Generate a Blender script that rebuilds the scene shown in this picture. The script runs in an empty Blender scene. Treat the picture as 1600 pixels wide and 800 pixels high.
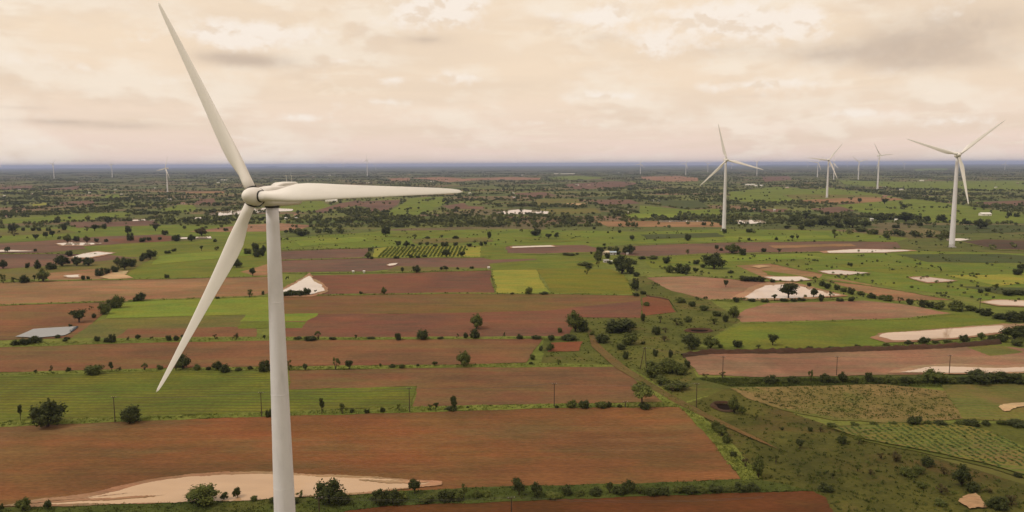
import bpy, bmesh, math, random
import numpy as np
from mathutils import Vector, Matrix
random.seed(7)
R_ = math.radians
scene = bpy.context.scene
C = scene.collection

# ------------------------------------------------------------------ camera
F, H = 1200.0, 97.0                      # focal length in photo pixels, camera height in metres
PITCH, ROLL = math.atan(143.0 / F), 0.0045
fw = Vector((0, math.cos(PITCH), -math.sin(PITCH)))
u0 = Vector((0, math.sin(PITCH), math.cos(PITCH)))
r0 = Vector((1, 0, 0))
up = (u0 + ROLL * r0).normalized()
rt = (r0 - ROLL * u0).normalized()
CAM = Vector((0, 0, H))
cd = bpy.data.cameras.new('camera')
cam = bpy.data.objects.new('camera', cd)
C.objects.link(cam)
M = Matrix((rt, up, -fw)).transposed().to_4x4()
M.translation = CAM
cam.matrix_world = M
cd.sensor_width = 36
cd.lens = F / 1600 * 36
cd.clip_start = 1
cd.clip_end = 200000
scene.camera = cam

def ray(x, y):
    return fw + rt * ((x - 800) / F) - up * ((y - 400) / F)
def G(x, y, z=0.0):                      # ground point (height z) seen at a photo pixel
    d = ray(x, y)
    if d.z > -0.0022: d.z = -0.0022
    return CAM + d * ((H - z) / -d.z)
def at_depth(x, y, Y):
    d = ray(x, y)
    return CAM + d * (Y / d.y)
def mpp(p): return p.y / F               # metres per photo pixel at a point

# ------------------------------------------------------------------ sky, sun, exposure
SUN = Vector((-0.72, -0.30, 1.05)).normalized()
w = bpy.data.worlds.new('World'); scene.world = w; w.use_nodes = True
nt = w.node_tree; nt.nodes.clear()
class NB:
    """tiny node-graph helper"""
    def __init__(s, nt): s.nt = nt
    def n(s, t, **k):
        x = s.nt.nodes.new(t)
        for a, b in k.items(): setattr(x, a, b)
        return x
    def put(s, sock, v):
        if hasattr(v, 'is_output') or isinstance(v, bpy.types.NodeSocket): s.nt.links.new(v, sock)
        elif v is not None: sock.default_value = v
    def m(s, op, a, b=None, c=None, clamp=False):
        x = s.n('ShaderNodeMath', operation=op); x.use_clamp = clamp
        for i, v in enumerate((a, b, c)):
            if v is not None: s.put(x.inputs[i], v)
        return x.outputs[0]
    def mix(s, f, a, b, mode='MIX'):
        x = s.n('ShaderNodeMix', data_type='RGBA', blend_type=mode)
        x.clamp_factor = True
        s.put(x.inputs[0], f)
        for i, v in ((6, a), (7, b)):
            if isinstance(v, tuple): v = (*v[:3], 1)
            s.put(x.inputs[i], v)
        return x.outputs[2]
    def ss(s, v, a, b, lo=0.0, hi=1.0):
        x = s.n('ShaderNodeMapRange', interpolation_type='SMOOTHSTEP')
        s.put(x.inputs[0], v)
        for i, k in zip((1, 2, 3, 4), (a, b, lo, hi)): x.inputs[i].default_value = k
        return x.outputs[0]
    def noise(s, vec, scale, detail=4, rough=.5, dist=0.0, out=0):
        x = s.n('ShaderNodeTexNoise')
        s.put(x.inputs['Vector'], vec)
        x.inputs['Scale'].default_value = scale; x.inputs['Detail'].default_value = detail
        x.inputs['Roughness'].default_value = rough; x.inputs['Distortion'].default_value = dist
        return x.outputs[out]
    def mapv(s, vec, scale=(1, 1, 1), rot=(0, 0, 0), loc=(0, 0, 0)):
        x = s.n('ShaderNodeMapping')
        s.put(x.inputs[0], vec)
        x.inputs[1].default_value = loc; x.inputs[2].default_value = rot; x.inputs[3].default_value = scale
        return x.outputs[0]
    def comb(s, a, b, c=0.0):
        x = s.n('ShaderNodeCombineXYZ')
        for i, v in enumerate((a, b, c)): s.put(x.inputs[i], v)
        return x.outputs[0]
def lin(r, g, b, k=1.0):
    f = lambda c: (c / 255 / 12.92 if c <= 10 else ((c / 255 + .055) / 1.055) ** 2.4) * k
    return (f(r), f(g), f(b))
B = NB(nt)
tc = B.n('ShaderNodeTexCoord').outputs['Generated']
sx = B.n('ShaderNodeSeparateXYZ'); nt.links.new(tc, sx.inputs[0])
X, Y, Z = sx.outputs
az = B.m('ARCTAN2', X, Y); el = B.m('ARCSINE', Z)
sky = B.n('ShaderNodeTexSky', sky_type='NISHITA'); sky.sun_disc = False
sky.sun_elevation = math.asin(SUN.z); sky.sun_rotation = math.atan2(SUN.x, SUN.y) % (2 * math.pi)
sky.air_density = 1.0; sky.dust_density = 3.0
nish = B.n('ShaderNodeVectorMath', operation='SCALE'); nt.links.new(sky.outputs[0], nish.inputs[0]); nish.inputs[3].default_value = 0.09
# cloud deck: colour by elevation, then layered cloud noise (flattened towards the horizon)
ramp = B.n('ShaderNodeValToRGB'); cr = ramp.color_ramp
B.put(ramp.inputs[0], B.m('MULTIPLY', el, 1 / R_(90)))
stops = [(0.0, lin(247, 222, 208)), (.012, lin(247, 222, 206)), (.03, lin(246, 223, 203)), (.06, lin(248, 225, 199)), (.10, lin(249, 226, 198)),
         (.16, lin(249, 227, 200)), (.5, lin(236, 219, 198)), (1.0, lin(228, 216, 202))]
while len(cr.elements) < len(stops): cr.elements.new(0.5)
for e, (p, c) in zip(cr.elements, stops): e.position = p; e.color = (*c, 1)
base = ramp.outputs[0]
elc = B.m('ADD', B.m('MAXIMUM', el, 0.0), 0.05)
pers = B.comb(B.m('DIVIDE', az, B.m('POWER', elc, .55)), B.m('MULTIPLY', B.m('LOGARITHM', elc, math.e), 3.2), 0.0)
n1 = B.noise(pers, 1.1, 4, .52, .3)
n2 = B.noise(B.mapv(pers, (1, 1, 1), loc=(7.3, 2.1, 0)), 2.6, 5, .58, .3)
azel = B.comb(az, el, 0.0)
def blob(px, py, sxp, syp):               # soft elliptic cloud bank at a sky direction
    d = ray(px, py).normalized()
    a, e = math.atan2(d.x, d.y), math.asin(d.z)
    kx, ky = F / sxp / 1.9, F / syp / 1.9
    g = B.n('ShaderNodeTexGradient', gradient_type='QUADRATIC_SPHERE')
    B.put(g.inputs[0], B.mapv(azel, (kx, ky, 1), loc=(-a * kx, -e * ky, 0)))
    return g.outputs[1]
bright = [(415, 52, 100, 26, 1.0), (330, 55, 60, 18, .6), (665, 25, 85, 28, 1.0), (720, 5, 60, 22, .7), (945, 25, 85, 26, .95), (1125, 38, 95, 38, 1.05),
          (1255, 30, 60, 34, .9), (1030, 70, 45, 22, .55), (610, 125, 45, 12, .7), (725, 122, 48, 13, .7), (1180, 133, 95, 12, .85),
          (945, 150, 70, 11, .8), (1330, 177, 70, 10, .8), (480, 184, 60, 10, .6), (600, 160, 70, 10, .6), (860, 192, 70, 9, .6),
          (130, 105, 70, 20, .35), (1490, 190, 50, 8, .6), (1500, 20, 60, 24, .3), (1040, 190, 60, 8, .45), (1560, 215, 60, 8, .4),
          (250, 130, 50, 12, .35), (540, 95, 60, 9, .4), (80, 220, 120, 8, .3), (380, 215, 90, 8, .35)]
dark = [(395, 96, 95, 16, .8), (350, 88, 70, 12, .3), (665, 62, 70, 13, .6), (945, 58, 80, 14, .35), (1420, 60, 130, 40, .62), (1290, 85, 120, 18, .5), (1120, 78, 90, 12, .35),
        (1550, 40, 110, 50, .45), (1450, 100, 140, 20, .4), (90, 190, 130, 8, .5), (30, 168, 90, 7, .35), (190, 198, 80, 8, .4),
        (130, 140, 90, 14, .25), (1180, 150, 90, 8, .25), (930, 170, 80, 7, .25), (450, 160, 90, 10, .3), (300, 60, 60, 25, .2)]
def total(lst):
    t = 0.0
    for px, py, a, b, wgt in lst: t = B.m('MULTIPLY_ADD', blob(px, py, a, b), wgt * 1.25, t)
    return t
nb = B.noise(B.comb(az, B.m('MULTIPLY', el, 1.6), 0.0), 19.0, 7, .58, .15)
nb2 = B.noise(B.comb(az, B.m('MULTIPLY_ADD', el, 1.6, .016), 0.0), 19.0, 4, .58, .15)      # the same field a little higher up: lit tops, shaded bases
nc = B.noise(B.comb(az, B.m('MULTIPLY', el, 1.3), 3.7), 70.0, 3, .6, .1)
puffs = B.m('ADD', B.m('MULTIPLY', nb, .8), B.m('MULTIPLY', nc, .22))
shade = B.ss(B.m('SUBTRACT', nb2, nb), -.01, .12)
cuv = B.comb(az, B.m('MULTIPLY', el, 2.3), 5.1)
cu = B.noise(cuv, 8.0, 6, .55, .1)
cu2 = B.noise(B.mapv(cuv, loc=(0, .045, 0)), 8.0, 3, .55, .1)
under = B.ss(B.m('SUBTRACT', cu2, cu), -.03, .12)
col = B.mix(B.ss(n1, .38, .66, 0, .45), base, lin(234, 212, 188))
col = B.mix(B.ss(cu, .44, .66, 0, .55), col, B.mix(under, lin(255, 243, 226), lin(226, 204, 182)))
col = B.mix(B.ss(n2, .52, .74, 0, .4), col, B.mix(shade, lin(255, 240, 220), lin(236, 214, 188)))
Sd = B.m('MULTIPLY', total(dark), B.m('ADD', .35, B.m('MULTIPLY', puffs, 1.3)))
col = B.mix(B.ss(Sd, .10, 1.1, 0, .8), col, lin(200, 180, 162))
Sb = B.m('MULTIPLY_ADD', B.m('SUBTRACT', puffs, .52), 2.6, total(bright))
tops = B.mix(B.m('MULTIPLY', shade, .75), lin(255, 243, 230), lin(236, 214, 190))
col = B.mix(B.ss(Sb, .18, .92, 0, .85), col, tops)
final = B.mix(.96, nish.outputs[0], col)
bg = B.n('ShaderNodeBackground'); bg.inputs[1].default_value = 1.0
nt.links.new(final, bg.inputs[0])
wo = B.n('ShaderNodeOutputWorld'); nt.links.new(bg.outputs[0], wo.inputs[0])

sl = bpy.data.lights.new('sun', 'SUN'); sl.energy = 1.5; sl.angle = R_(10); sl.color = (1, .93, .82)
so = bpy.data.objects.new('sun', sl); C.objects.link(so)
so.rotation_euler = SUN.to_track_quat('Z', 'Y').to_euler(); so.location = (0, 0, 400)
vs = scene.view_settings
vs.view_transform = 'Standard'; vs.look = 'None'; vs.gamma = 1; vs.use_curve_mapping = False; vs.exposure = 0.0
scene.render.engine = 'CYCLES'
scene.cycles.volume_bounces = 0; scene.cycles.max_bounces = 3; scene.cycles.diffuse_bounces = 2
scene.cycles.transparent_max_bounces = 6
w.cycles.sampling_method = 'MANUAL'; w.cycles.sample_map_resolution = 128

# ------------------------------------------------------------------ helpers
def tag(o, label=None, cat=None, group=None, kind=None):
    if label: o['label'] = label
    if cat: o['category'] = cat
    if group: o['group'] = group
    if kind: o['kind'] = kind
    return o
def mesh(name, verts, faces, mat, smooth=False):
    me = bpy.data.meshes.new(name)
    me.from_pydata([tuple(v) for v in verts], [], faces)
    me.update()
    if smooth: me.polygons.foreach_set('use_smooth', [True] * len(me.polygons))
    if mat: me.materials.append(mat)
    return me
def link(name, me, parent=None, loc=(0, 0, 0)):
    o = bpy.data.objects.new(name, me); C.objects.link(o); o.location = loc
    if parent: o.parent = parent
    return o
def empty(name, loc=(0, 0, 0)):
    o = bpy.data.objects.new(name, None); C.objects.link(o); o.location = loc; o.empty_display_size = 1
    return o
class MB:
    def __init__(s): s.v = []; s.f = []
    def box(s, c, sz, rz=0.0):
        cx, cy, cz = c; a, b, h = (k / 2 for k in sz); n = len(s.v); co, si = math.cos(rz), math.sin(rz)
        for dx, dy, dz in ((-1,-1,-1),(1,-1,-1),(1,1,-1),(-1,1,-1),(-1,-1,1),(1,-1,1),(1,1,1),(-1,1,1)):
            x, y = dx * a, dy * b
            s.v.append((cx + co * x - si * y, cy + si * x + co * y, cz + dz * h))
        s.f += [tuple(n + i for i in q) for q in ((0,3,2,1),(4,5,6,7),(0,1,5,4),(1,2,6,5),(2,3,7,6),(3,0,4,7))]
    def tube(s, pts, rad, seg=6, cap=True):
        n0 = len(s.v); pts = [Vector(p) for p in pts]
        for i, p in enumerate(pts):
            t = (pts[min(i + 1, len(pts) - 1)] - pts[max(i - 1, 0)]).normalized()
            a = t.orthogonal().normalized() if abs(t.z) < .9 else (Vector((1, 0, 0)) - t * t.x).normalized()
            b = t.cross(a); r = rad[i] if isinstance(rad, (list, tuple)) else rad
            for k in range(seg):
                th = 2 * math.pi * k / seg
                s.v.append(p + a * (r * math.cos(th)) + b * (r * math.sin(th)))
        for i in range(len(pts) - 1):
            for k in range(seg):
                k2 = (k + 1) % seg
                s.f.append((n0 + i * seg + k, n0 + i * seg + k2, n0 + (i + 1) * seg + k2, n0 + (i + 1) * seg + k))
        if cap:
            s.f.append(tuple(n0 + k for k in reversed(range(seg))))
            s.f.append(tuple(n0 + (len(pts) - 1) * seg + k for k in range(seg)))
    def me(s, name, mat, smooth=False): return mesh(name, s.v, s.f, mat, smooth)

# ------------------------------------------------------------------ materials
def new_mat(name):
    m = bpy.data.materials.new(name); m.use_nodes = True; m.node_tree.nodes.clear()
    return m, NB(m.node_tree)
def finish(m, b, col, rough=.9, bump=None, bstr=.3, bdist=.2, spec=.2, metal=0.0):
    p = b.n('ShaderNodeBsdfPrincipled'); b.put(p.inputs['Base Color'], (*col, 1) if isinstance(col, tuple) else col)
    b.put(p.inputs['Roughness'], rough); p.inputs['Specular IOR Level'].default_value = spec; p.inputs['Metallic'].default_value = metal
    if bump is not None:
        bn = b.n('ShaderNodeBump'); bn.inputs['Strength'].default_value = bstr; bn.inputs['Distance'].default_value = bdist
        b.put(bn.inputs['Height'], bump); b.nt.links.new(bn.outputs[0], p.inputs['Normal'])
    o = b.n('ShaderNodeOutputMaterial'); b.nt.links.new(p.outputs[0], o.inputs[0])
    return m
def pos(b): return b.n('ShaderNodeNewGeometry').outputs['Position']
ALB = 0.92
def L(r, g, b, k=1.0): return lin(r, g, b, ALB * k)
def soil(name, c1, c2, c3=None, ang=0.0, furrow=2.2, streak=1.0, tint=None):
    """tilled earth: broad damp patches, streaks along the furrows, fine clods"""
    m, b = new_mat(name); P = pos(b); q = b.mapv(P, (1, 1, 1), rot=(0, 0, ang))
    big = b.noise(P, .011, 4, .55, .4); mid = b.noise(P, .06, 5, .6)
    st = b.noise(b.mapv(q, (.012, .55, 1)), 1.0, 3, .6)
    fine = b.noise(b.mapv(q, (.5, 1.6, 1)), 1.0, 3, .7)
    c = b.mix(b.ss(big, .38, .62), c1, c2)
    c = b.mix(b.ss(b.noise(b.mapv(q, (.004, .016, 1), loc=(91, 17, 0)), 1.0, 4, .6, .8), .48, .66, 0, .45), c, b.mix(1.0, c, (.72, .76, .84), 'MULTIPLY'))
    if c3: c = b.mix(b.ss(b.noise(b.mapv(q, (.006, .02, 1), loc=(3, 9, 0)), 1.0, 3, .5), .5, .72, 0, .75), c, c3)
    if tint: c = b.mix(b.ss(b.noise(b.mapv(q, (.01, .05, 1), loc=(31, 4, 0)), 1.0, 5, .65), .47, .72, 0, .7), c, tint)
    c = b.mix(b.m('MULTIPLY', b.ss(st, .3, .7), .28 * streak), c, b.mix(1.0, c, (.62, .60, .58), 'MULTIPLY'))
    c = b.mix(b.ss(mid, .35, .7, 0, .22), c, b.mix(1.0, c, (1.5, 1.45, 1.4), 'MULTIPLY'))
    c = b.mix(b.ss(fine, .3, .7, 0, .6), c, b.mix(1.0, c, (.5, .5, .5), 'MULTIPLY'))
    c = b.mix(b.ss(b.noise(b.mapv(q, (.04, .22, 1), loc=(8, 3, 0)), 1.0, 4, .6), .4, .7, 0, .4), c, b.mix(1.0, c, (1.35, 1.3, 1.22), 'MULTIPLY'))
    hue = b.noise(b.mapv(q, (.03, .075, 1), loc=(5, 61, 0)), 1.0, 4, .65)
    c = b.mix(1.0, c, b.mix(b.ss(hue, .36, .64), (1.10, .98, .95), (.90, 1.02, .93)), 'MULTIPLY')
    wv = b.n('ShaderNodeTexWave', bands_direction='Y'); b.put(wv.inputs[0], q)
    wv.inputs['Scale'].default_value = .314 / furrow * 1.0; wv.inputs['Distortion'].default_value = .6
    hgt = b.m('ADD', b.m('MULTIPLY', wv.outputs['Fac'], .5), fine)
    return finish(m, b, c, .95, hgt, .45, .25, .1)
def crop(name, c1, c2, soilc, ang=0.0, row=2.4, gap=.5, patch=.5):
    """standing crop: leafy mottling, soil showing between the rows and in thin patches"""
    m, b = new_mat(name); P = pos(b); q = b.mapv(P, (1, 1, 1), rot=(0, 0, ang))
    big = b.noise(P, .014, 4, .6, .5); fine = b.noise(P, .55, 4, .7); mid = b.noise(b.mapv(q, (.05, .16, 1)), 1.0, 5, .65)
    c = b.mix(b.ss(big, .32, .68), c1, c2)
    c = b.mix(b.ss(mid, .35, .7, 0, .45), c, b.mix(1.0, c, (.62, .66, .62), 'MULTIPLY'))
    c = b.mix(b.ss(fine, .3, .72, 0, .6), c, b.mix(1.0, c, (.45, .5, .42), 'MULTIPLY'))
    hue = b.noise(b.mapv(q, (.025, .06, 1), loc=(15, 6, 0)), 1.0, 4, .65)
    c = b.mix(1.0, c, b.mix(b.ss(hue, .35, .65), (1.16, 1.03, .95), (.86, 1.0, .92)), 'MULTIPLY')
    wob = b.noise(P, .035, 2, .5)
    sy = b.n('ShaderNodeSeparateXYZ'); b.nt.links.new(q, sy.inputs[0])
    ph = b.m('FRACT', b.m('ADD', b.m('DIVIDE', sy.outputs[1], row), b.m('MULTIPLY', wob, 1.2)))
    tri = b.m('ABSOLUTE', b.m('SUBTRACT', ph, .5))
    g = b.m('MULTIPLY', b.ss(tri, .28, .48), b.ss(b.noise(P, .02, 4, .6, .3), .35, .65, gap * .35, gap * 1.3))
    c = b.mix(g, c, soilc)
    c = b.mix(b.ss(b.noise(b.mapv(P, (1, 1, 1), loc=(55, 12, 0)), .022, 5, .65, .6), .52, .72, 0, patch), c, soilc)
    return finish(m, b, c, .9, b.m('ADD', fine, b.m('MULTIPLY', tri, -1.2)), .6, .5, .1)
def grass(name, c1, c2, bare=None, k=.5, tuft=.5):
    m, b = new_mat(name); P = pos(b)
    big = b.noise(P, .02, 5, .6, .6); mid = b.noise(P, .12, 5, .65); fine = b.noise(P, .8, 4, .7)
    c = b.mix(b.ss(big, .33, .67), c1, c2)
    c = b.mix(b.ss(mid, .38, .66, 0, .55), c, b.mix(1.0, c, (.52, .58, .5), 'MULTIPLY'))
    if bare: c = b.mix(b.ss(b.noise(b.mapv(P, (.7, 1, 1), loc=(13, 77, 0)), .035, 6, .68, .5), .5, .68, 0, k), c, bare)
    c = b.mix(b.ss(fine, .3, .7, 0, tuft), c, b.mix(1.0, c, (.42, .48, .4), 'MULTIPLY'))
    return finish(m, b, c, .95, b.m('ADD', mid, fine), .6, .5, .1)
def water(name, c1, c2, rough=.08):
    m, b = new_mat(name); P = pos(b)
    c = b.mix(b.ss(b.noise(b.mapv(P, (.3, 1, 1)), .05, 4, .6), .35, .7), c1, c2)
    return finish(m, b, c, rough, b.noise(b.mapv(P, (.6, 2.0, 1)), .5, 3, .5), .015, .1, .5)

BROWN = L(122, 88, 66); DBROWN = L(104, 72, 52); RBROWN = L(126, 82, 54); TAN = L(158, 124, 96); PURP = L(118, 94, 82); PINK = L(150, 116, 98)
SG = L(98, 108, 48)
MT = {
 'soil_front': soil('soil_front', L(134, 94, 60), L(116, 84, 54), L(138, 88, 54), 0.0, tint=L(126, 104, 72)),
 'soil_edge':  soil('soil_edge', L(104, 66, 38), L(92, 60, 36), None, .02),
 'soil_brown': soil('soil_brown', L(132, 96, 68), L(118, 84, 62), L(136, 92, 62), .01, tint=L(122, 104, 64)),
 'soil_red':   soil('soil_red', L(126, 86, 66), L(114, 80, 66), L(138, 92, 68), .0),
 'soil_olive': soil('soil_olive', L(122, 98, 60), L(124, 90, 64), L(112, 96, 52), .0, tint=L(110, 100, 48)),
 'soil_purple':soil('soil_purple', L(122, 94, 80), L(110, 86, 76), L(132, 100, 82), .0),
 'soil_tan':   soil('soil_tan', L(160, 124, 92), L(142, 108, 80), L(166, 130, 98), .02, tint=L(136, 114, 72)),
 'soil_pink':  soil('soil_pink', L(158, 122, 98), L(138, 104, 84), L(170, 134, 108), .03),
 'soil_bare':  soil('soil_bare', L(138, 86, 58), L(122, 78, 56), None, .3),
 'soil_pale':  soil('soil_pale', L(200, 172, 136), L(176, 146, 112), None, .2),
 'soil_dark':  soil('soil_dark', L(96, 76, 62), L(84, 70, 58), None, .0),
 'crop_row':   crop('crop_rows', L(118, 124, 46), L(98, 102, 40), L(84, 78, 40), .01, 3.8, .85, .5),
 'crop_green': crop('crop_green', L(120, 128, 46), L(104, 112, 42), L(122, 108, 52), .02, 3.5, .3, .3),
 'crop_lime':  crop('crop_lime', L(136, 146, 56), L(120, 136, 50), L(120, 112, 56), .0, 3.0, .25, .2),
 'crop_yellow':crop('crop_yellow', L(158, 152, 64), L(146, 146, 58), L(134, 124, 62), .0, 3.0, .2, .2),
 'crop_olive': crop('crop_olive', L(118, 118, 56), L(112, 104, 58), L(124, 98, 66), .01, 3.0, .5, .6),
 'crop_bright':crop('crop_bright', L(126, 124, 40), L(120, 116, 40), L(118, 108, 44), .0, 2.5, .15, .1),
 'crop_mid':   crop('crop_mid', L(120, 132, 48), L(104, 117, 43), L(122, 112, 58), .05, 6.0, .2, .4),
 'crop_dark':  crop('crop_dark', L(84, 92, 50), L(76, 84, 46), L(92, 86, 54), .05, 6.0, .2, .3),
 'verge':      grass('verge_grass', L(130, 134, 62), L(112, 120, 52), L(132, 112, 68), .3),
 'verge_dark': grass('verge_dark', L(92, 98, 44), L(74, 84, 38), L(104, 88, 50), .3),
 'scrub':      grass('scrub_grass', L(106, 106, 48), L(92, 96, 42), L(124, 96, 62), .5),
 'slope':      grass('slope_grass', L(104, 100, 46), L(76, 76, 34), L(108, 84, 52), .55),  # darker than the scrub: cloud shade is put into the grass colour
 'tufted':     grass('tufted_ground', L(148, 122, 80), L(122, 110, 62), L(100, 106, 48), .95, .45),
 'track':      soil('track_earth', L(116, 94, 58), L(102, 90, 52), None, 1.0),
 'bank':       soil('bank_earth', L(92, 68, 54), L(76, 58, 46), None, .0),
 'mud_near':   water('mud_water_near', L(196, 162, 127), L(178, 145, 112), .03),
 'mud':        water('mud_water', L(202, 172, 146), L(182, 152, 128), .03),
 'mud_far':    water('mud_water_far', L(214, 196, 178), L(194, 174, 156), .04),
 'wet':        soil('wet_mud', L(178, 144, 116), L(158, 122, 96), L(190, 156, 126), .0, streak=1.8),
 'clear':      water('clear_water', L(92, 100, 108), L(80, 90, 100), .05),
}

# ------------------------------------------------------------------ ground sheet with the far patchwork of fields
def ground_mat():
    m, b = new_mat('ground'); P = pos(b)
    warp = b.n('ShaderNodeVectorMath', operation='ADD'); b.put(warp.inputs[0], P)
    nz = b.n('ShaderNodeTexNoise'); b.put(nz.inputs['Vector'], P); nz.inputs['Scale'].default_value = .0025; nz.inputs['Detail'].default_value = 3
    sc = b.n('ShaderNodeVectorMath', operation='SCALE'); b.nt.links.new(nz.outputs['Color'], sc.inputs[0]); sc.inputs[3].default_value = 120
    b.nt.links.new(sc.outputs[0], warp.inputs[1])
    def patch(scale, rot, stops):
        v = b.n('ShaderNodeTexVoronoi', distance='CHEBYCHEV'); b.put(v.inputs['Vector'], b.mapv(warp.outputs[0], (scale, scale * 1.7, 0), rot=(0, 0, rot)))
        v.inputs['Scale'].default_value = 1
        s = b.n('ShaderNodeSeparateColor'); b.nt.links.new(v.outputs['Color'], s.inputs[0])
        r = b.n('ShaderNodeValToRGB'); r.color_ramp.interpolation = 'CONSTANT'; b.put(r.inputs[0], s.outputs[0])
        while len(r.color_ramp.elements) < len(stops): r.color_ramp.elements.new(.5)
        for e, (p, c) in zip(r.color_ramp.elements, stops): e.position = p; e.color = (*c, 1)
        return r.outputs[0]
    stops = [(0, L(100, 106, 62)), (.2, L(88, 94, 56)), (.36, L(112, 116, 62)), (.5, L(128, 104, 84)), (.6, L(96, 98, 58)), (.72, L(116, 98, 80)), (.8, L(120, 124, 68)), (.9, L(142, 114, 92)), (.95, L(88, 100, 54))]
    c = b.mix(.35, patch(.0042, .12, stops), patch(.011, -.2, stops))
    near = grassc = b.mix(b.ss(b.noise(P, .02, 5, .6, .6), .33, .67), L(94, 100, 48), L(104, 100, 54))
    sp = b.n('ShaderNodeSeparateXYZ'); b.put(sp.inputs[0], P)
    c = b.mix(b.ss(sp.outputs[1], 700, 1300), near, c)
    c = b.mix(b.ss(b.noise(P, .06, 5, .65), .4, .68, 0, .5), c, b.mix(1.0, c, (.5, .56, .5), 'MULTIPLY'))
    # far woodland cover
    c = b.mix(b.m('MULTIPLY', b.ss(sp.outputs[1], 2500, 7000), b.ss(b.noise(b.mapv(P, (.6, 1, 1)), .006, 6, .65), .42, .62)), c, L(64, 72, 44))
    return finish(m, b, c, .97, b.noise(P, .3, 4, .7), .5, .6, .05)
RG = 58000.0
gv, gf = [], []
rings = [0, 300, 1200, 4000, 12000, 30000, RG]; SEG = 96
gv.append((0, 0, 0))
for r in rings[1:]:
    for k in range(SEG): gv.append((r * math.cos(2 * math.pi * k / SEG), r * math.sin(2 * math.pi * k / SEG), 0))
for k in range(SEG): gf.append((0, 1 + k, 1 + (k + 1) % SEG))
for i in range(len(rings) - 2):
    a = 1 + i * SEG
    for k in range(SEG): k2 = (k + 1) % SEG; gf.append((a + k, a + SEG + k, a + SEG + k2, a + k2))
tag(link('ground', mesh('ground', gv, gf, ground_mat())), 'flat green and brown farmland plain reaching the horizon', kind='structure')

# ------------------------------------------------------------------ fields, verges, ponds (sheets laid on the ground)
CLEAR = []                                # photo-space outlines where no distant trees grow
layer = [0]
def inside(p, poly):
    x, y = p; c = False; j = len(poly) - 1
    for i in range(len(poly)):
        xi, yi = poly[i]; xj, yj = poly[j]
        if (yi > y) != (yj > y) and x < (xj - xi) * (y - yi) / (yj - yi) + xi: c = not c
        j = i
    return c
def sheet(name, pts, mat, label, jit=.6, clear=True, step=5.0, z=None):
    rnd = random.Random(hash(label) & 0xffff if False else len(label) * 131 + int(pts[0][0]) * 7 + int(pts[0][1]))
    layer[0] += 1
    zz = z if z is not None else .05 + layer[0] * .004
    out = []
    n = len(pts)
    for i in range(n):
        a, c = pts[i], pts[(i + 1) % n]
        ln = math.hypot(c[0] - a[0], (c[1] - a[1]) * 3)
        k = max(1, int(ln / step))
        ph = rnd.uniform(0, 9)
        for j in range(k):
            t = j / k
            x, y = a[0] + (c[0] - a[0]) * t, a[1] + (c[1] - a[1]) * t
            g = G(x, y)
            amp = jit * (0.35 + g.y / 700)
            if j == 0: out.append((g.x, g.y, zz)); continue
            e_ = G(a[0] + (c[0] - a[0]) * (t + .5 / k), a[1] + (c[1] - a[1]) * (t + .5 / k)) - g
            amp = min(amp, e_.length * 1.2 + .15)
            nx, ny = -e_.y / (e_.length + 1e-6), e_.x / (e_.length + 1e-6)
            wob = (math.sin(t * ln * .05 + ph) * .7 + rnd.uniform(-1, 1) * .6) * amp * min(1, 4 * t, 4 * (1 - t))
            out.append((g.x + nx * wob, g.y + ny * wob, zz))
    o = link(name, mesh(name, out, [tuple(range(len(out)))], MT[mat]))
    me = o.data
    if me.polygons[0].normal.z < 0: me.flip_normals()
    tag(o, label, kind='structure')
    if clear: CLEAR.append(pts)
    return o
BF, GF, VG, PD = 'ploughed_field', 'crop_field', 'grass_verge', 'flood_water'
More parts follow.
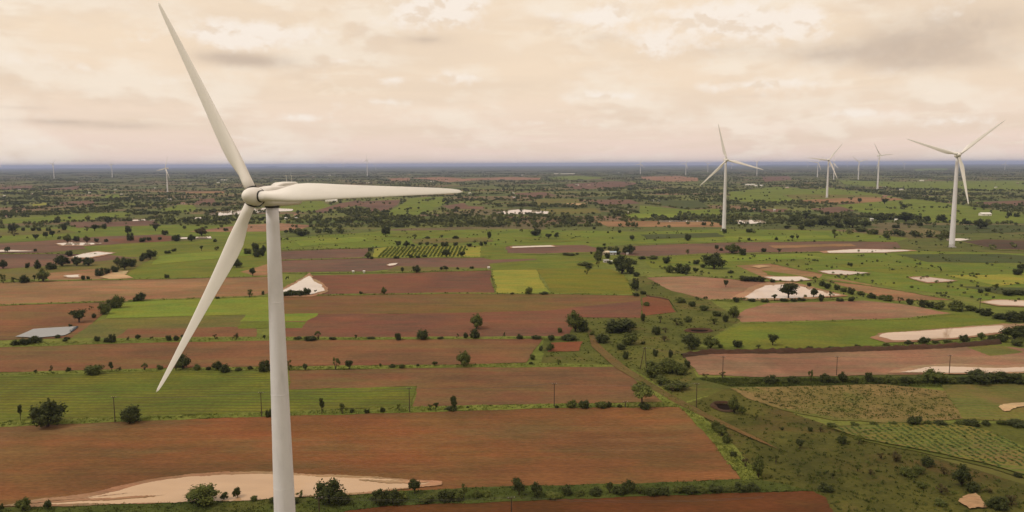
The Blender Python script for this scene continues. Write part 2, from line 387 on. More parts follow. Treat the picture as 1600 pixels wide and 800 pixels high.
# far and middle distance, far to near
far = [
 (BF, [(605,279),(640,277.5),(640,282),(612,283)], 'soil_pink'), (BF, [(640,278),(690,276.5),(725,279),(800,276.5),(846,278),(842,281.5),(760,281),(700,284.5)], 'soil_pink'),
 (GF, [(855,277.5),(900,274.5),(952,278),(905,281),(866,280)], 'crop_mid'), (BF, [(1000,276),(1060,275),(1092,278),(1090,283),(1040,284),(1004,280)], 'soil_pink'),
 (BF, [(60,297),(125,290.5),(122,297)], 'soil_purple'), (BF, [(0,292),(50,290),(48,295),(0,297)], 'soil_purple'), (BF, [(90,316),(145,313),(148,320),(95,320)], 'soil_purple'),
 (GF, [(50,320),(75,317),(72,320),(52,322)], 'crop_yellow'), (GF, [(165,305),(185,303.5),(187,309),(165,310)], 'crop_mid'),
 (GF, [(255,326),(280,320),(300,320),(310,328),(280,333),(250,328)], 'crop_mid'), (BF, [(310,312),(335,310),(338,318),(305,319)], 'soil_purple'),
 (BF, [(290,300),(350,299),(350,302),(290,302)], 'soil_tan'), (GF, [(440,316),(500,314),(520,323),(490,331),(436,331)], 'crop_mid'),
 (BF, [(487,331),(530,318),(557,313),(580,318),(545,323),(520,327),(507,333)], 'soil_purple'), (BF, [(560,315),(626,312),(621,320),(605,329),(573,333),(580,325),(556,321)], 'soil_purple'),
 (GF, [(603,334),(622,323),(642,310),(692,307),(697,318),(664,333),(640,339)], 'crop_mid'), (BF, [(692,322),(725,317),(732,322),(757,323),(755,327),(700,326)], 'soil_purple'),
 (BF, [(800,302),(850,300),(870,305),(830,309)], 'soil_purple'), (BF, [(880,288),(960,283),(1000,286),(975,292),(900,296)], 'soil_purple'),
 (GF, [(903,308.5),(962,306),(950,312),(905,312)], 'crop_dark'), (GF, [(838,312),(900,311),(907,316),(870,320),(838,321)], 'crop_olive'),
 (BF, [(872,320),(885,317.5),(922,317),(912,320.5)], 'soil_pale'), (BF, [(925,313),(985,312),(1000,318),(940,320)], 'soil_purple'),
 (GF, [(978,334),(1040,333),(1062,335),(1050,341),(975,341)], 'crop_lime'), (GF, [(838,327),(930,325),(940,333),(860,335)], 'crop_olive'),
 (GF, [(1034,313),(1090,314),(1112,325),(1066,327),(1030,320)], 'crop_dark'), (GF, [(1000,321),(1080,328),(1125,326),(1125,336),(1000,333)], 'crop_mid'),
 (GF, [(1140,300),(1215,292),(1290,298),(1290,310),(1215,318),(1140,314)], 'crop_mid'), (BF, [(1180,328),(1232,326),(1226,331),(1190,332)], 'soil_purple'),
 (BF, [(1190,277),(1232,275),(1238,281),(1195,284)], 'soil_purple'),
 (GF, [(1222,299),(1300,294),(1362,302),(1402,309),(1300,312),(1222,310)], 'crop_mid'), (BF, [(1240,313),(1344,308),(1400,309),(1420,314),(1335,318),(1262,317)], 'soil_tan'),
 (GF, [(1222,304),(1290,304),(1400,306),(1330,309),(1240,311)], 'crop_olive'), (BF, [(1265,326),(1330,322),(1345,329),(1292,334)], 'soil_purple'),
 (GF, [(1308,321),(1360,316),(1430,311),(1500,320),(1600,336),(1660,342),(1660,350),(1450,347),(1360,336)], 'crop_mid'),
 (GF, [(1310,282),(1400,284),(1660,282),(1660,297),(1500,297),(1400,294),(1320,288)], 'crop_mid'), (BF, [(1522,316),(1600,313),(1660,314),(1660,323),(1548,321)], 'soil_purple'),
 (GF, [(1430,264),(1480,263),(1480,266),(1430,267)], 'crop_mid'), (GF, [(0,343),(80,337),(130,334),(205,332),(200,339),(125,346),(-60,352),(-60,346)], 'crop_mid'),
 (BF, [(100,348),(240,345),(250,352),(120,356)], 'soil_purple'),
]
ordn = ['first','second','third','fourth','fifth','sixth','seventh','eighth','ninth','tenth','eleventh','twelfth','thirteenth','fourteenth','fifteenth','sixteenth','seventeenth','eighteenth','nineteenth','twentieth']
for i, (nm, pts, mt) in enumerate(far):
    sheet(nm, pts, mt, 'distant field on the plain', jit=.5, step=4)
near = [
 # band y 355-400
 (GF, [(-60,358),(60,356),(250,352),(330,352),(420,350),(440,362),(420,380),(250,366),(120,374),(-60,380)], 'crop_mid', 'broad green pasture at the left, behind the purple field'),
 (GF, [(440,372),(600,361),(800,358),(1000,362),(1130,358),(1300,360),(1420,372),(1400,378),(1130,378),(990,381),(940,386),(800,384),(600,386),(440,390)], 'crop_mid', 'wide green crop band across the middle distance'),
 (BF, [(930,346),(1030,345.5),(1106,346),(1135,351),(1135,355),(950,354)], 'soil_tan', 'pinkish bare strip behind the centre turbine base'),
 (BF, [(-60,384),(60,377),(150,370),(262,366),(215,376),(140,388),(60,396),(-60,398)], 'soil_purple', 'purple brown ploughed field at the far left'),
 (BF, [(170,374),(255,368),(300,372),(250,378),(190,380)], 'soil_red', 'small red field at the far left'),
 (BF, [(295,362),(380,351),(440,349),(492,352),(470,358),(420,362)], 'soil_pink', 'pink bare strip behind the tower of the large turbine'),
 (BF, [(-60,396),(60,396),(150,397),(240,395),(200,406),(100,418),(-60,422)], 'soil_purple', 'dark brown field with a pale puddle at the left'),
 (GF, [(130,385),(250,378),(330,374),(420,372),(420,392),(380,395),(300,392),(240,402),(200,402),(150,396)], 'crop_green', 'bright green strip left of the large turbine'),
 (GF, [(-60,425),(80,415),(200,404),(240,402),(200,428),(150,434),(-60,438)], 'crop_olive', 'olive green strip at the left edge'),
 (BF, [(60,428),(150,420),(200,424),(160,436),(80,440)], 'soil_tan', 'tan patch with a white puddle at the left'),
 (GF, [(198,428),(240,402),(300,392),(380,384),(420,380),(420,431),(320,434),(215,437)], 'crop_green', 'large green crop field left of the turbine tower'),
 (BF, [(375,425),(420,412),(440,408),(440,432),(400,432)], 'soil_tan', 'small tan corner field beside the turbine tower'),
 (BF, [(420,394),(560,388),(578,389),(568,402),(420,407)], 'soil_purple', 'purple field right of the turbine tower'),
 (BF, [(420,408),(580,403),(740,402),(770,404),(835,404),(850,410),(800,417),(765,419),(620,420),(580,424),(420,426)], 'soil_purple', 'long purple brown strip in front of the orchard'),
 (BF, [(585,389),(605,386),(732,384),(727,402),(580,404)], 'crop_yellow', 'grassy ground of the orchard plot'),
 (GF, [(728,387),(752,385),(750,402),(728,402)], 'crop_yellow', 'small yellow green plot beside the orchard'),
 (GF, [(752,385),(790,384),(790,390),(850,397),(930,394),(940,402),(850,404),(768,406),(750,402)], 'crop_green', 'small green plot left of the farmhouse'),
 (BF, [(788,388),(800,384),(915,383),(934,388),(930,394),(850,397),(792,396)], 'soil_purple', 'purple field left of the farmhouse'),
 (GF, [(765,412),(850,405),(935,401),(948,414),(900,421),(770,421)], 'crop_green', 'green strip in front of the farmhouse'),
 (GF, [(620,416),(770,419),(768,424),(600,426)], 'crop_olive', 'thin grassy strip with small trees'),
 (BF, [(985,384),(1130,379),(1300,377),(1400,378),(1408,388),(1290,394),(1150,396),(1010,402),(965,398)], 'soil_purple', 'long purple brown field right of the farmhouse'),
 (GF, [(1100,400),(1250,396),(1420,392),(1560,395),(1660,400),(1660,472),(1540,468),(1400,450),(1300,432),(1200,420),(1100,420)], 'crop_mid', 'wide green meadow at the right'),
 (BF, [(1500,378),(1540,374),(1660,378),(1660,392),(1560,390)], 'soil_dark', 'dark field at the right edge'),
 (GF, [(1000,402),(1100,396),(1200,400),(1290,412),(1200,420),(1100,414),(1020,420)], 'crop_green', 'green plot behind the pond field'),
 (BF, [(1150,415),(1205,412),(1285,428),(1280,436),(1190,432)], 'soil_tan', 'small tan field behind the pond'),
 # band y 420-460
 (BF, [(-60,445),(0,442),(200,437),(420,432),(450,434),(450,452),(400,463),(220,470),(100,474),(-60,479)], 'soil_tan', 'long tan strip at the left, behind the bright green field'),
 (GF, [(420,427),(480,428),(474,433),(442,450),(420,452)], 'verge', 'narrow grassy wedge at the turbine tower'),
 (BF, [(442,462),(442,452),(478,431),(600,428),(768,423),(774,458),(700,458)], 'soil_red', 'reddish field with a dried white puddle'),
 (GF, [(768,422.5),(838,421.5),(861,458),(774,459)], 'crop_yellow', 'yellow green square field in the centre'),
 (GF, [(838.5,421.5),(955,421),(977,431),(992,460),(861,458.5)], 'crop_bright', 'smooth green field right of the yellow one'),
 (BF, [(1010,434),(1080,431),(1200,440),(1300,455),(1250,464),(1230,468),(1110,469),(1050,455)], 'soil_pink', 'pinkish brown field with a large pond'),
 (BF, [(1285,437),(1310,436),(1380,449),(1495,469),(1400,470),(1340,455)], 'soil_tan', 'tan slanting strip at the right'),
 # band y 460-530
 (BF, [(-60,480),(100,475),(190,472),(160,492),(118,528),(-60,534)], 'soil_brown', 'brown field with the grey pond at the left'),
 (GF, [(195,474),(220,470),(400,463.5),(445,462),(445,491),(300,494),(165,498),(175,480)], 'crop_lime', 'bright green strip left of the tower'),
 (GF, [(165,498.5),(300,494.5),(445,491.5),(400,514),(330,526),(110,530),(140,508)], 'crop_olive', 'olive strip below the bright green one'),
 (BF, [(200,514),(330,512),(400,510),(400,528),(180,529)], 'soil_brown', 'brown strip below the olive crop'),
 (BF, [(440,463),(700,459),(860,460),(1000,462),(1001,474),(850,486),(700,490),(440,492)], 'soil_olive', 'long olive brown field across the centre'),
 (BF, [(440,492),(700,490),(850,486),(1001,470),(1001,497),(905,496),(888,527),(740,529),(440,528)], 'soil_red', 'red brown field with a lone tree at its edge'),
 (GF, [(385,491.5),(498,490),(490,497),(480,502),(375,503)], 'crop_lime', 'small lime crop behind the tower'),
 (GF, [(376,504),(480,503),(472,513),(372,514)], 'crop_green', 'small green crop in front of the lime crop'),
 (BF, [(1003,466),(1015,463),(1045,470),(1056,488),(1005,494)], 'soil_bare', 'small bare red patch beside the olive field'),
 (BF, [(1150,496),(1165,484),(1200,474),(1350,470),(1412,476),(1492,491),(1420,498),(1300,502),(1160,505)], 'soil_pink', 'tan field behind the green field on the right'),
 (GF, [(1108,530),(1160,506),(1300,502.5),(1420,498.5),(1500,490),(1592,510),(1575,520),(1480,530),(1380,540),(1200,549),(1130,544)], 'crop_green', 'green crop field with a pond along its edge'),
 # band y 530-600
 (BF, [(-60,546),(0,543),(200,536),(420,532),(700,530.5),(848,530),(822,567),(700,570.5),(420,573),(200,577),(-60,584)], 'soil_brown', 'long brown strip below the hedge with small bushes'),
 (BF, [(862,536),(911,534),(905,549),(856,550)], 'soil_bare', 'small red bare patch left of the track'),
 (BF, [(1068,557),(1110,551),(1220,551),(1400,546),(1560,541),(1660,550),(1660,584),(1400,586),(1200,590),(1092,586),(1080,572)], 'soil_pink', 'pinkish field with pale wet streaks on the right'),
 (GF, [(1510,543),(1566,540.5),(1600,551),(1548,557)], 'crop_olive', 'small grassy patch at the corner of the pink field'),
 # band y 575-660
 (GF, [(-60,592),(0,588),(200,582),(420,579),(452,579),(452,609),(560,606),(650,604),(643,636),(430,644),(200,652),(-60,662)], 'crop_row', 'green crop field with fine rows behind the lower blade'),
 (BF, [(452,580),(700,575),(962,573),(988,586),(1036,629),(860,632),(645,636.5),(652,604),(452,609.5)], 'soil_brown', 'brown field behind the long verge of power poles'),
 # front
 (BF, [(-60,671),(0,668),(200,659),(430,651),(640,645.5),(860,638.5),(1062,637),(1100,675),(1158,750),(1000,757),(800,761),(640,769),(400,780),(0,797),(-60,800)], 'soil_front', 'large brown ploughed field across the foreground'),
 (BF, [(500,812),(540,800),(600,791),(800,784),(1000,776),(1180,770),(1270,769),(1290,778),(1310,812),(1320,860),(500,880)], 'soil_edge', 'dark brown field at the bottom edge'),
 (GF, [(1140,607),(1250,604),(1380,601),(1480,612),(1505,655),(1400,662),(1300,657),(1225,642),(1170,624)], 'tufted', 'tan rough ground with green tufts at the right'),
 (GF, [(1470,602),(1660,600),(1660,660),(1505,656)], 'crop_olive', 'rough green ground at the right edge'),
 (GF, [(1290,668),(1400,660),(1510,662),(1600,664),(1660,690),(1660,775),(1600,748),(1530,728),(1440,708),(1350,690)], 'scrub', 'dark ground under the slanting crop rows'),
]
# scrubland and the grassy slope first (lowest sheets)
layer[0] = 0
sheet('scrubland', [(880,470),(1010,430),(1110,470),(1160,500),(1110,530),(1068,556),(1090,590),(1140,606),(1050,636),(1000,600),(960,572),(845,570),(850,530)], 'scrub', 'green scrubland with bushes along the dirt track', jit=2.6, clear=False, step=3)
sheet('grass_slope', [(1056,636),(1140,606),(1230,642),(1300,668),(1440,708),(1660,775),(1700,900),(1290,900),(1270,769),(1160,752),(1100,675)], 'slope', 'dull green grassy slope at the lower right', jit=2.6, clear=False, step=3)
sheet('meadow', [(1090,590),(1400,586),(1660,584),(1660,606),(1250,606),(1140,608),(1060,604)], 'verge_dark', 'dark green meadow strip under the hedge on the right', jit=2.6, clear=False, step=3)
sheet('grassland', [(-60,420),(420,405),(1000,395),(1660,400),(1660,700),(1290,668),(1100,636),(-60,700)], 'verge', 'grassy verges between the ploughed fields', clear=False, z=.03)
layer[0] = 4
for nm, pts, mt, lb in near: sheet(nm, pts, mt, lb, jit=2.6 if mt == 'tufted' else .7, step=3 if mt == 'tufted' else 4)
for pts, mt, lb in [([(1100,400),(1250,397),(1290,404),(1120,409)], 'crop_lime', 'light green strip behind the round pond trees'), ([(1400,398),(1560,397),(1660,404),(1660,412),(1450,410)], 'crop_dark', 'dark green strip across the right meadow'),
        ([(1480,431),(1600,428),(1660,440),(1560,447)], 'crop_yellow', 'yellowish patch in the right meadow'), ([(1300,412),(1420,416),(1500,425),(1400,429),(1330,420)], 'crop_green', 'green strip beside the white pond'), ([(600,365),(700,361),(725,366),(620,371)], 'crop_green', 'green strip behind the orchard'),
        ([(1000,367),(1120,364),(1135,370),(1010,374)], 'crop_dark', 'dark green strip before the centre turbine'), ([(1130,370),(1290,368),(1305,373),(1140,376.5)], 'crop_lime', 'yellow green strip right of the centre turbine base'), ([(460,377),(560,370),(585,376),(470,385)], 'crop_lime', 'light green strip right of the large tower'),
        ([(800,371),(900,369),(930,376),(810,380)], 'crop_green', 'green strip left of the farmhouse'), ([(250,400),(390,389),(392,399),(238,414)], 'crop_lime', 'light green strip in the large green field'), ([(-60,361),(100,358),(125,364),(-60,371)], 'crop_olive', 'olive strip at the far left'),
        ([(1430,352),(1600,352),(1660,362),(1480,365)], 'crop_dark', 'dark green strip behind the right turbine'), ([(1190,423),(1290,436),(1275,440),(1200,430)], 'crop_green', 'small green strip between the ponds'), ([(1500,448),(1600,450),(1660,462),(1560,460)], 'crop_dark', 'dark green patch near the tan pond'),
        ([(640,374),(760,371),(770,378),(650,381)], 'crop_olive', 'olive strip behind the orchard trees'), ([(1200,384),(1330,381),(1340,385),(1210,388)], 'soil_tan', 'tan strip on the long brown field')]:
    sheet(GF, pts, mt, lb, jit=1.4, clear=False, step=4)
# verges: long grassy balks between the fields
for pts, mt, lb in [
 ([(-60,662),(200,652.5),(430,644.5),(643,636.5),(860,632),(1040,630),(1062,636),(860,638.5),(640,646),(430,651.5),(200,659.5),(-60,671)], 'verge', 'long grass balk carrying the power poles'),
 ([(-60,585),(200,577.5),(420,573.5),(700,571),(840,568),(962,571),(960,574),(700,575.5),(420,579.5),(200,582.5),(-60,592)], 'verge', 'grass balk below the long brown strip'),
 ([(-60,536),(110,530),(330,527),(560,527.5),(890,526),(905,530),(848,530),(700,531),(420,533),(200,537),(-60,546)], 'verge', 'grass balk with bushes across the fields'),
 ([(-60,798),(0,795),(110,789),(240,787),(400,777),(560,771),(640,768),(800,761),(1000,757),(1160,750),(1190,752),(1270,768),(1180,771),(1000,777),(800,785),(600,792),(540,800),(480,830),(-60,880)], 'verge_dark', 'dark grassy hedge bottom along the lower edge'),
 ([(1058,634),(1075,634),(1110,662),(1150,700),(1190,748),(1160,752),(1100,676)], 'verge', 'bright grass edge along the right side of the large field'),
 ([(975,580),(990,578),(1030,605),(1075,634),(1040,634)], 'verge', 'bright grass edge beside the dirt track'),
]: sheet(VG, pts, mt, lb, jit=.9, clear=False, step=3)
BALK = [[(-60,479),(100,474),(192,471)], [(200,470.5),(420,463)], [(440,462.5),(700,458.7),(860,459.5),(995,461.5)], [(420,407.5),(570,403),(765,402.5)], [(440,427.5),(600,426),(768,422)], [(1160,505.5),(1300,502.3),(1420,498.3),(1492,490.5)],
        [(1010,433.5),(1080,431),(1200,440)], [(1110,469.5),(1230,469),(1335,467)], [(985,384),(1130,379),(1300,377),(1400,378)], [(968,399),(1010,402),(1150,396),(1290,394)], [(-60,397),(60,396.5),(150,397)], [(420,391),(570,388.3)], [(-60,442),(200,437),(420,432)], [(1285,437),(1380,450),(1495,469.5)],
        [(768,421),(774,458)], [(838,421),(861,459)], [(976,430),(992,461)], [(390,382),(420,380)], [(1500,378),(1560,390.5),(1660,393)], [(788,388),(792,396.5),(850,397.5),(930,394.5)], [(1205,412),(1285,428)]]
BALKP = []
for ln_ in BALK:
    wv_ = lambda y: max(.55, (y - 257) / 200 * .9)
    steep = abs(ln_[-1][1] - ln_[0][1]) > abs(ln_[-1][0] - ln_[0][0])
    off = [(1.3, 0) if steep else (0, wv_(p[1])) for p in ln_]
    poly = [(p[0] - o[0], p[1] - o[1]) for p, o in zip(ln_, off)] + [(p[0] + o[0], p[1] + o[1]) for p, o in reversed(list(zip(ln_, off)))]
    BALKP.append(poly)
    sheet(VG, poly, 'verge', 'thin grassy balk between two fields', jit=1.3, clear=False, step=4)
# dirt track
sheet('dirt_track', [(918,520),(922,515),(935,538),(975,572),(1015,598),(1075,632),(1120,655),(1180,684),(1222,706),(1176,687),(1112,659),(1060,634),(1005,602),(962,576),(925,543)], 'track', 'narrow earth track winding through the scrubland', jit=.3, clear=False, step=4)
# flood water and ponds
mud = [
 ([(60,790),(110,783),(150,777),(182,770),(205,763),(230,757),(262,751),(305,746.5),(350,744),(400,743),(455,745),(500,748),(560,750),(600,751),(640,753),(672,756),(640,764),(560,772),(480,777),(400,784),(240,788),(100,790)], 'mud_near', 'wide pale muddy flood along the lower edge of the large field'),
 ([(1373,527),(1385,521.5),(1450,517.5),(1500,514),(1555,510),(1588,510),(1566,520),(1500,528),(1440,532),(1395,533)], 'mud', 'long pale muddy pond along the green field'),
 ([(1163,465),(1180,454),(1195,447),(1235,445),(1280,455),(1314,462),(1270,465),(1230,467),(1170,467.5)], 'mud', 'pale muddy pond behind the round trees'),
 ([(1194,433.5),(1250,433),(1266,438),(1243,440),(1212,438.5)], 'mud_far', 'small white pond behind the dark hedge'),
 ([(1281,424.5),(1310,423),(1357,427),(1322,430),(1296,428.5)], 'mud_far', 'small white pond in the green meadow'),
 ([(1421,434.5),(1445,433.5),(1492,439),(1470,441),(1450,442)], 'mud', 'pinkish puddle in the meadow at the right'),
 ([(1536,473),(1560,470),(1600,471),(1660,474),(1660,480),(1565,478)], 'mud', 'tan pond at the right edge'),
 ([(1292,393),(1340,390),(1410,391),(1424,392.5),(1380,395),(1295,395.5)], 'mud_far', 'thin white pond right of the long brown field'),
 ([(1478,374),(1500,373),(1518,374.5),(1500,377),(1480,376.5)], 'mud_far', 'white pond beside the base of the right turbine'),
 ([(1146,344.5),(1190,344),(1197,349),(1155,350.5)], 'mud_far', 'bright white pond right of the centre turbine'),
 ([(1030,344.8),(1090,345.3),(1106,347),(1030,347)], 'mud_far', 'thin white water strip left of the centre turbine'),
 ([(768,334),(800,328.5),(815,327.5),(858,331),(856,334.5),(790,335)], 'mud_far', 'pale pond in the middle distance behind the dark grove'),
 ([(322,335.5),(350,330.5),(385,327),(415,325),(458,327),(455,330),(400,332.5),(352,337),(336,337.5)], 'mud_far', 'pale lake behind the hub of the large turbine'),
 ([(441,455),(483,432),(490,440),(503,446),(508,455),(486,461),(441,461)], 'mud_far', 'white dried puddle in the reddish field beside the tower'),
 ([(605,414.5),(612,412.5),(622,412),(618,414.5),(609,416)], 'mud_far', 'tiny white puddle in front of the orchard'),
 ([(88,381),(110,379.5),(160,380.5),(132,384),(96,384)], 'mud_far', 'white puddle on the purple field at the left'),
 ([(-40,391),(20,391.5),(57,393),(10,394),(-40,394)], 'mud_far', 'thin white puddle at the left edge'),
 ([(108,403),(130,397),(152,394),(178,396),(140,403)], 'mud_far', 'slanting white puddle at the left'),
 ([(155,434),(168,429),(185,424.5),(200,424),(195,430),(208,435.5),(170,437)], 'soil_pale', 'pale bare earth beside the green field at the left'),
 ([(100,431),(125,430),(125,434),(106,434)], 'mud_far', 'tiny white puddle at the left'),
 ([(800,386),(860,384),(868,386),(800,388)], 'mud_far', 'thin white puddle on the purple field left of the farmhouse'),
 ([(207,344),(231,343),(231,345),(207,346)], 'mud_far', 'far white pool at the left, first of a row'), ([(234,344),(250,342),(248,344.5),(234,345.5)], 'mud_far', 'far white pool at the left, second of a row'),
 ([(297,340.5),(318,340),(316,342.5),(300,342.5)], 'mud_far', 'far white pool behind the green strip'), ([(275,372),(330,370),(332,373),(280,374)], 'mud_far', 'thin white pool behind the bright green strip'),
 ([(1076,295.5),(1088,295.5),(1088,297),(1076,297)], 'mud_far', 'tiny far white pool at a blade tip'),
 ([(1560,637),(1580,632),(1660,627),(1660,634),(1590,638),(1570,645)], 'soil_pale', 'pale bare earth at the right edge'),
 ([(1497,786),(1512,775),(1524,773),(1534,784),(1541,796),(1515,798)], 'soil_pale', 'pale bare earth patch near the lower right corner'),
 ([(1172,417),(1190,415),(1205,417),(1185,420)], 'soil_pale', 'pale earth behind the round tree'),
 ([(1030,470),(1002,450.1),(1003,450),(1031,470)], 'soil_pale', 'thin pale path'),
]
for pts, mt, lb in mud[:-1]:
    if 'mud' in mt and mt != 'mud_near' and pts[0][1] > 375:
        cx, cy = sum(p[0] for p in pts) / len(pts), sum(p[1] for p in pts) / len(pts)
        sheet('wet_mud', [(cx + (x - cx) * 1.14, cy + (y - cy) * 1.3) for x, y in pts], 'wet', 'wet mud margin of a pond', jit=1.6, clear=False, step=3)
sheet('wet_mud', [(0,793),(60,782),(140,773),(225,753),(300,742),(400,738.5),(560,746),(690,754),(690,760),(560,775),(100,794)], 'wet', 'wet streaky mud around the flood', jit=1.2, clear=False, step=3)
sheet('wet_mud', [(1385,584),(1420,574),(1480,569),(1560,572),(1660,570),(1660,583),(1500,586)], 'wet', 'pale wet mud at the near edge of the pink field', jit=1.2, clear=False, step=3)
sheet('wet_mud', [(1140,468.5),(1170,450),(1195,443),(1240,442),(1320,462),(1270,468)], 'wet', 'wet mud around the pond behind the round trees', jit=1.2, clear=False, step=3)
for pts, mt, lb in mud[:-1]: sheet(PD if 'mud' in mt else 'bare_earth', pts, mt, lb, jit=.8, step=3)
for pts, lb in [([(40,790),(80,783),(150,779),(215,771),(170,777),(90,785)], 'streak of wet mud at the left end of the flood, upper one'), ([(20,790),(110,784),(200,779),(260,776),(190,783),(90,788)], 'streak of wet mud at the left end of the flood, lower one'),
                ([(560,752),(640,753.5),(672,756),(620,757.5),(585,755)], 'wet mud tongue at the right end of the flood')]:
    sheet('wet_mud', pts, 'wet', lb, jit=1.0, clear=False, step=3)
sheet('pond', [(24,527.5),(52,515.5),(80,513.5),(123,511),(110,521),(100,525.5),(60,529)], 'clear', 'grey blue pond in the brown field at the left', jit=.4, step=3)
for pts, lb in [([(1405,583.5),(1460,574.5),(1560,577),(1660,575),(1660,582),(1500,584.5)], 'pale water film on the pink field')]:
    sheet(PD, pts, 'mud', lb, jit=1.5, step=3)


# ------------------------------------------------------------------ faint hills on the skyline
hv, hf = [], []
hm, hb = new_mat('hill_cover'); finish(hm, hb, L(70, 80, 58), .95, None)
for x0, x1, hp in [(405, 450, 2.2), (455, 480, 1.2), (492, 520, 1.8), (525, 580, 1.0), (600, 640, .8), (40, 120, .7), (1180, 1260, .8)]:
    n = 14; Yd = 42000.0; n0 = len(hv)
    for i in range(n + 1):
        t = i / n; x = x0 + (x1 - x0) * t
        px = (x - 800) / F * Yd; zz = (hp * .45 * Yd / F + 18) * (math.sin(math.pi * t) ** .8) * (1 + .25 * math.sin(9 * t + x0))
        hv += [(px, Yd - 900, -2), (px, Yd, max(zz, 0)), (px, Yd + 1200, -2)]
    for i in range(n):
        a = n0 + i * 3
        hf += [(a, a + 3, a + 4, a + 1), (a + 1, a + 4, a + 5, a + 2)]
tag(link('hills', mesh('hills', hv, hf, hm, True)), 'faint low hills on the far skyline', kind='structure')

# ------------------------------------------------------------------ wind turbines
def paint(name, c, rough=.45, dirt=.12):
    m, b = new_mat(name); P = b.n('ShaderNodeTexCoord').outputs['Object']
    n = b.noise(b.mapv(P, (.6, .6, .12)), 1.0, 5, .6); n2 = b.noise(P, .35, 3, .5)
    col = b.mix(b.ss(n, .45, .8, 0, dirt * 1.6), c, tuple(k * .62 for k in c)); col = b.mix(b.ss(n2, .4, .75, 0, dirt), col, tuple(k * .8 for k in c))
    return finish(m, b, col, rough, None, spec=.35)
WHITE = paint('turbine_paint', (.80, .77, .74)); TOWER = paint('tower_paint', (.70, .69, .73), .5, .25); DARKM = paint('dark_rubber', (.03, .03, .03), .7)
STEEL = paint('galvanised_steel', (.5, .5, .48), .4)
RB = 52.0
def blade_mesh():
    st = [(1.3, 2.3, 1.0, 0, .5), (4, 2.3, 1.0, 14, .5), (6, 2.55, .82, 13, .46), (8.5, 3.35, .55, 12, .38), (11, 3.95, .40, 10.5, .33), (14, 3.95, .32, 9, .31), (18, 3.6, .28, 7, .30), (23, 3.1, .25, 5.2, .30),
          (29, 2.6, .22, 3.6, .30), (35, 2.15, .20, 2.2, .30), (41, 1.7, .18, 1.0, .30), (46, 1.3, .17, .2, .30), (49.5, .95, .16, -.4, .31), (51.2, .62, .16, -.6, .36), (52.0, .12, .2, -.6, .6)]
    v, f = [], []; N = 28
    for r, ch, th, tw, ax in st:
        rad = R_(tw); pre = -2.2 * (r / RB) ** 2            # slight pre-bend towards the wind
        blend = min(1, max(0, (1.0 - th) / .45))
        for k in range(N):
            t = 2 * math.pi * k / N
            cx = .5 - .5 * math.cos(t)                         # 0 = leading edge, 1 = trailing edge
            circ = .5 * math.sin(t)
            foil = (5 * th * (.2969 * math.sqrt(cx) - .126 * cx - .3516 * cx ** 2 + .2843 * cx ** 3 - .1036 * cx ** 4)) * (1 if t < math.pi else -.75)
            yy = (circ * th * (1 - blend) + foil * blend) * ch
            xx = (ax - cx) * ch
            v.append((xx * math.cos(rad) + yy * math.sin(rad), -xx * math.sin(rad) + yy * math.cos(rad) + pre, r))
    for i in range(len(st) - 1):
        for k in range(N):
            k2 = (k + 1) % N; f.append((i * N + k, i * N + k2, (i + 1) * N + k2, (i + 1) * N + k))
    f.append(tuple(reversed(range(N)))); f.append(tuple((len(st) - 1) * N + k for k in range(N)))
    me = mesh('blade', v, f, WHITE, True)
    bm = bmesh.new(); bm.from_mesh(me); bmesh.ops.recalc_face_normals(bm, faces=bm.faces); bm.to_mesh(me); bm.free()
    return me
def lathe(name, prof, mat, seg=32, axis='z', smooth=True):
    v, f = [], []
    for r, h in prof:
        for k in range(seg):
            t = 2 * math.pi * k / seg; c, s_ = r * math.cos(t), r * math.sin(t)
            v.append((c, s_, h) if axis == 'z' else (c, h, s_))
    for i in range(len(prof) - 1):
        for k in range(seg):
            k2 = (k + 1) % seg; f.append((i * seg + k, i * seg + k2, (i + 1) * seg + k2, (i + 1) * seg + k))
    f.append(tuple(range(seg))); f.append(tuple((len(prof) - 1) * seg + k for k in range(seg)))
    me = mesh(name, v, f, mat, smooth)
    bm = bmesh.new(); bm.from_mesh(me); bmesh.ops.recalc_face_normals(bm, faces=bm.faces); bm.to_mesh(me); bm.free()
    return me
def loft_box(name, secs, mat, seg=20):
    """rounded-box loft along Y: (y, half width, z bottom, z top, roundness)"""
    v, f = [], []
    for y, hw, zb, zt, p in secs:
        zc, hh = (zb + zt) / 2, (zt - zb) / 2
        for k in range(seg):
            t = 2 * math.pi * (k + .5) / seg; c, s_ = math.cos(t), math.sin(t)
            d = (abs(c) ** p + abs(s_) ** p) ** (1 / p)
            v.append((hw * c / d, y, zc + hh * s_ / d))
    for i in range(len(secs) - 1):
        for k in range(seg):
            k2 = (k + 1) % seg; f.append((i * seg + k, i * seg + k2, (i + 1) * seg + k2, (i + 1) * seg + k))
    f.append(tuple(range(seg))); f.append(tuple((len(secs) - 1) * seg + k for k in range(seg)))
    me = mesh(name, v, f, mat, True)
    bm = bmesh.new(); bm.from_mesh(me); bmesh.ops.recalc_face_normals(bm, faces=bm.faces); bm.to_mesh(me); bm.free()
    return me
CONC = paint('concrete', (.42, .40, .37), .9, .4)
TH = 88.2                                      # tower top when the hub is at 90 m
ME_BLADE = blade_mesh()
rr = lambda z: 2.75 - (2.75 - 1.4) * (z / TH) ** .92
ME_TOWER = lathe('tower', [(rr(TH * i / 24), TH * i / 24) for i in range(25)], TOWER, 48)
ME_SEAM = [lathe('flange_seam', [(rr(z) + .004, z - .09), (rr(z) + .03, z - .05), (rr(z) + .03, z + .05), (rr(z) + .004, z + .09)], TOWER, 40) for z in (TH * .24, TH * .5, TH * .75)]
ME_FOOT = lathe('foundation', [(4.2, 0), (4.2, .35), (3.2, .55), (3.1, .56)], CONC, 32)
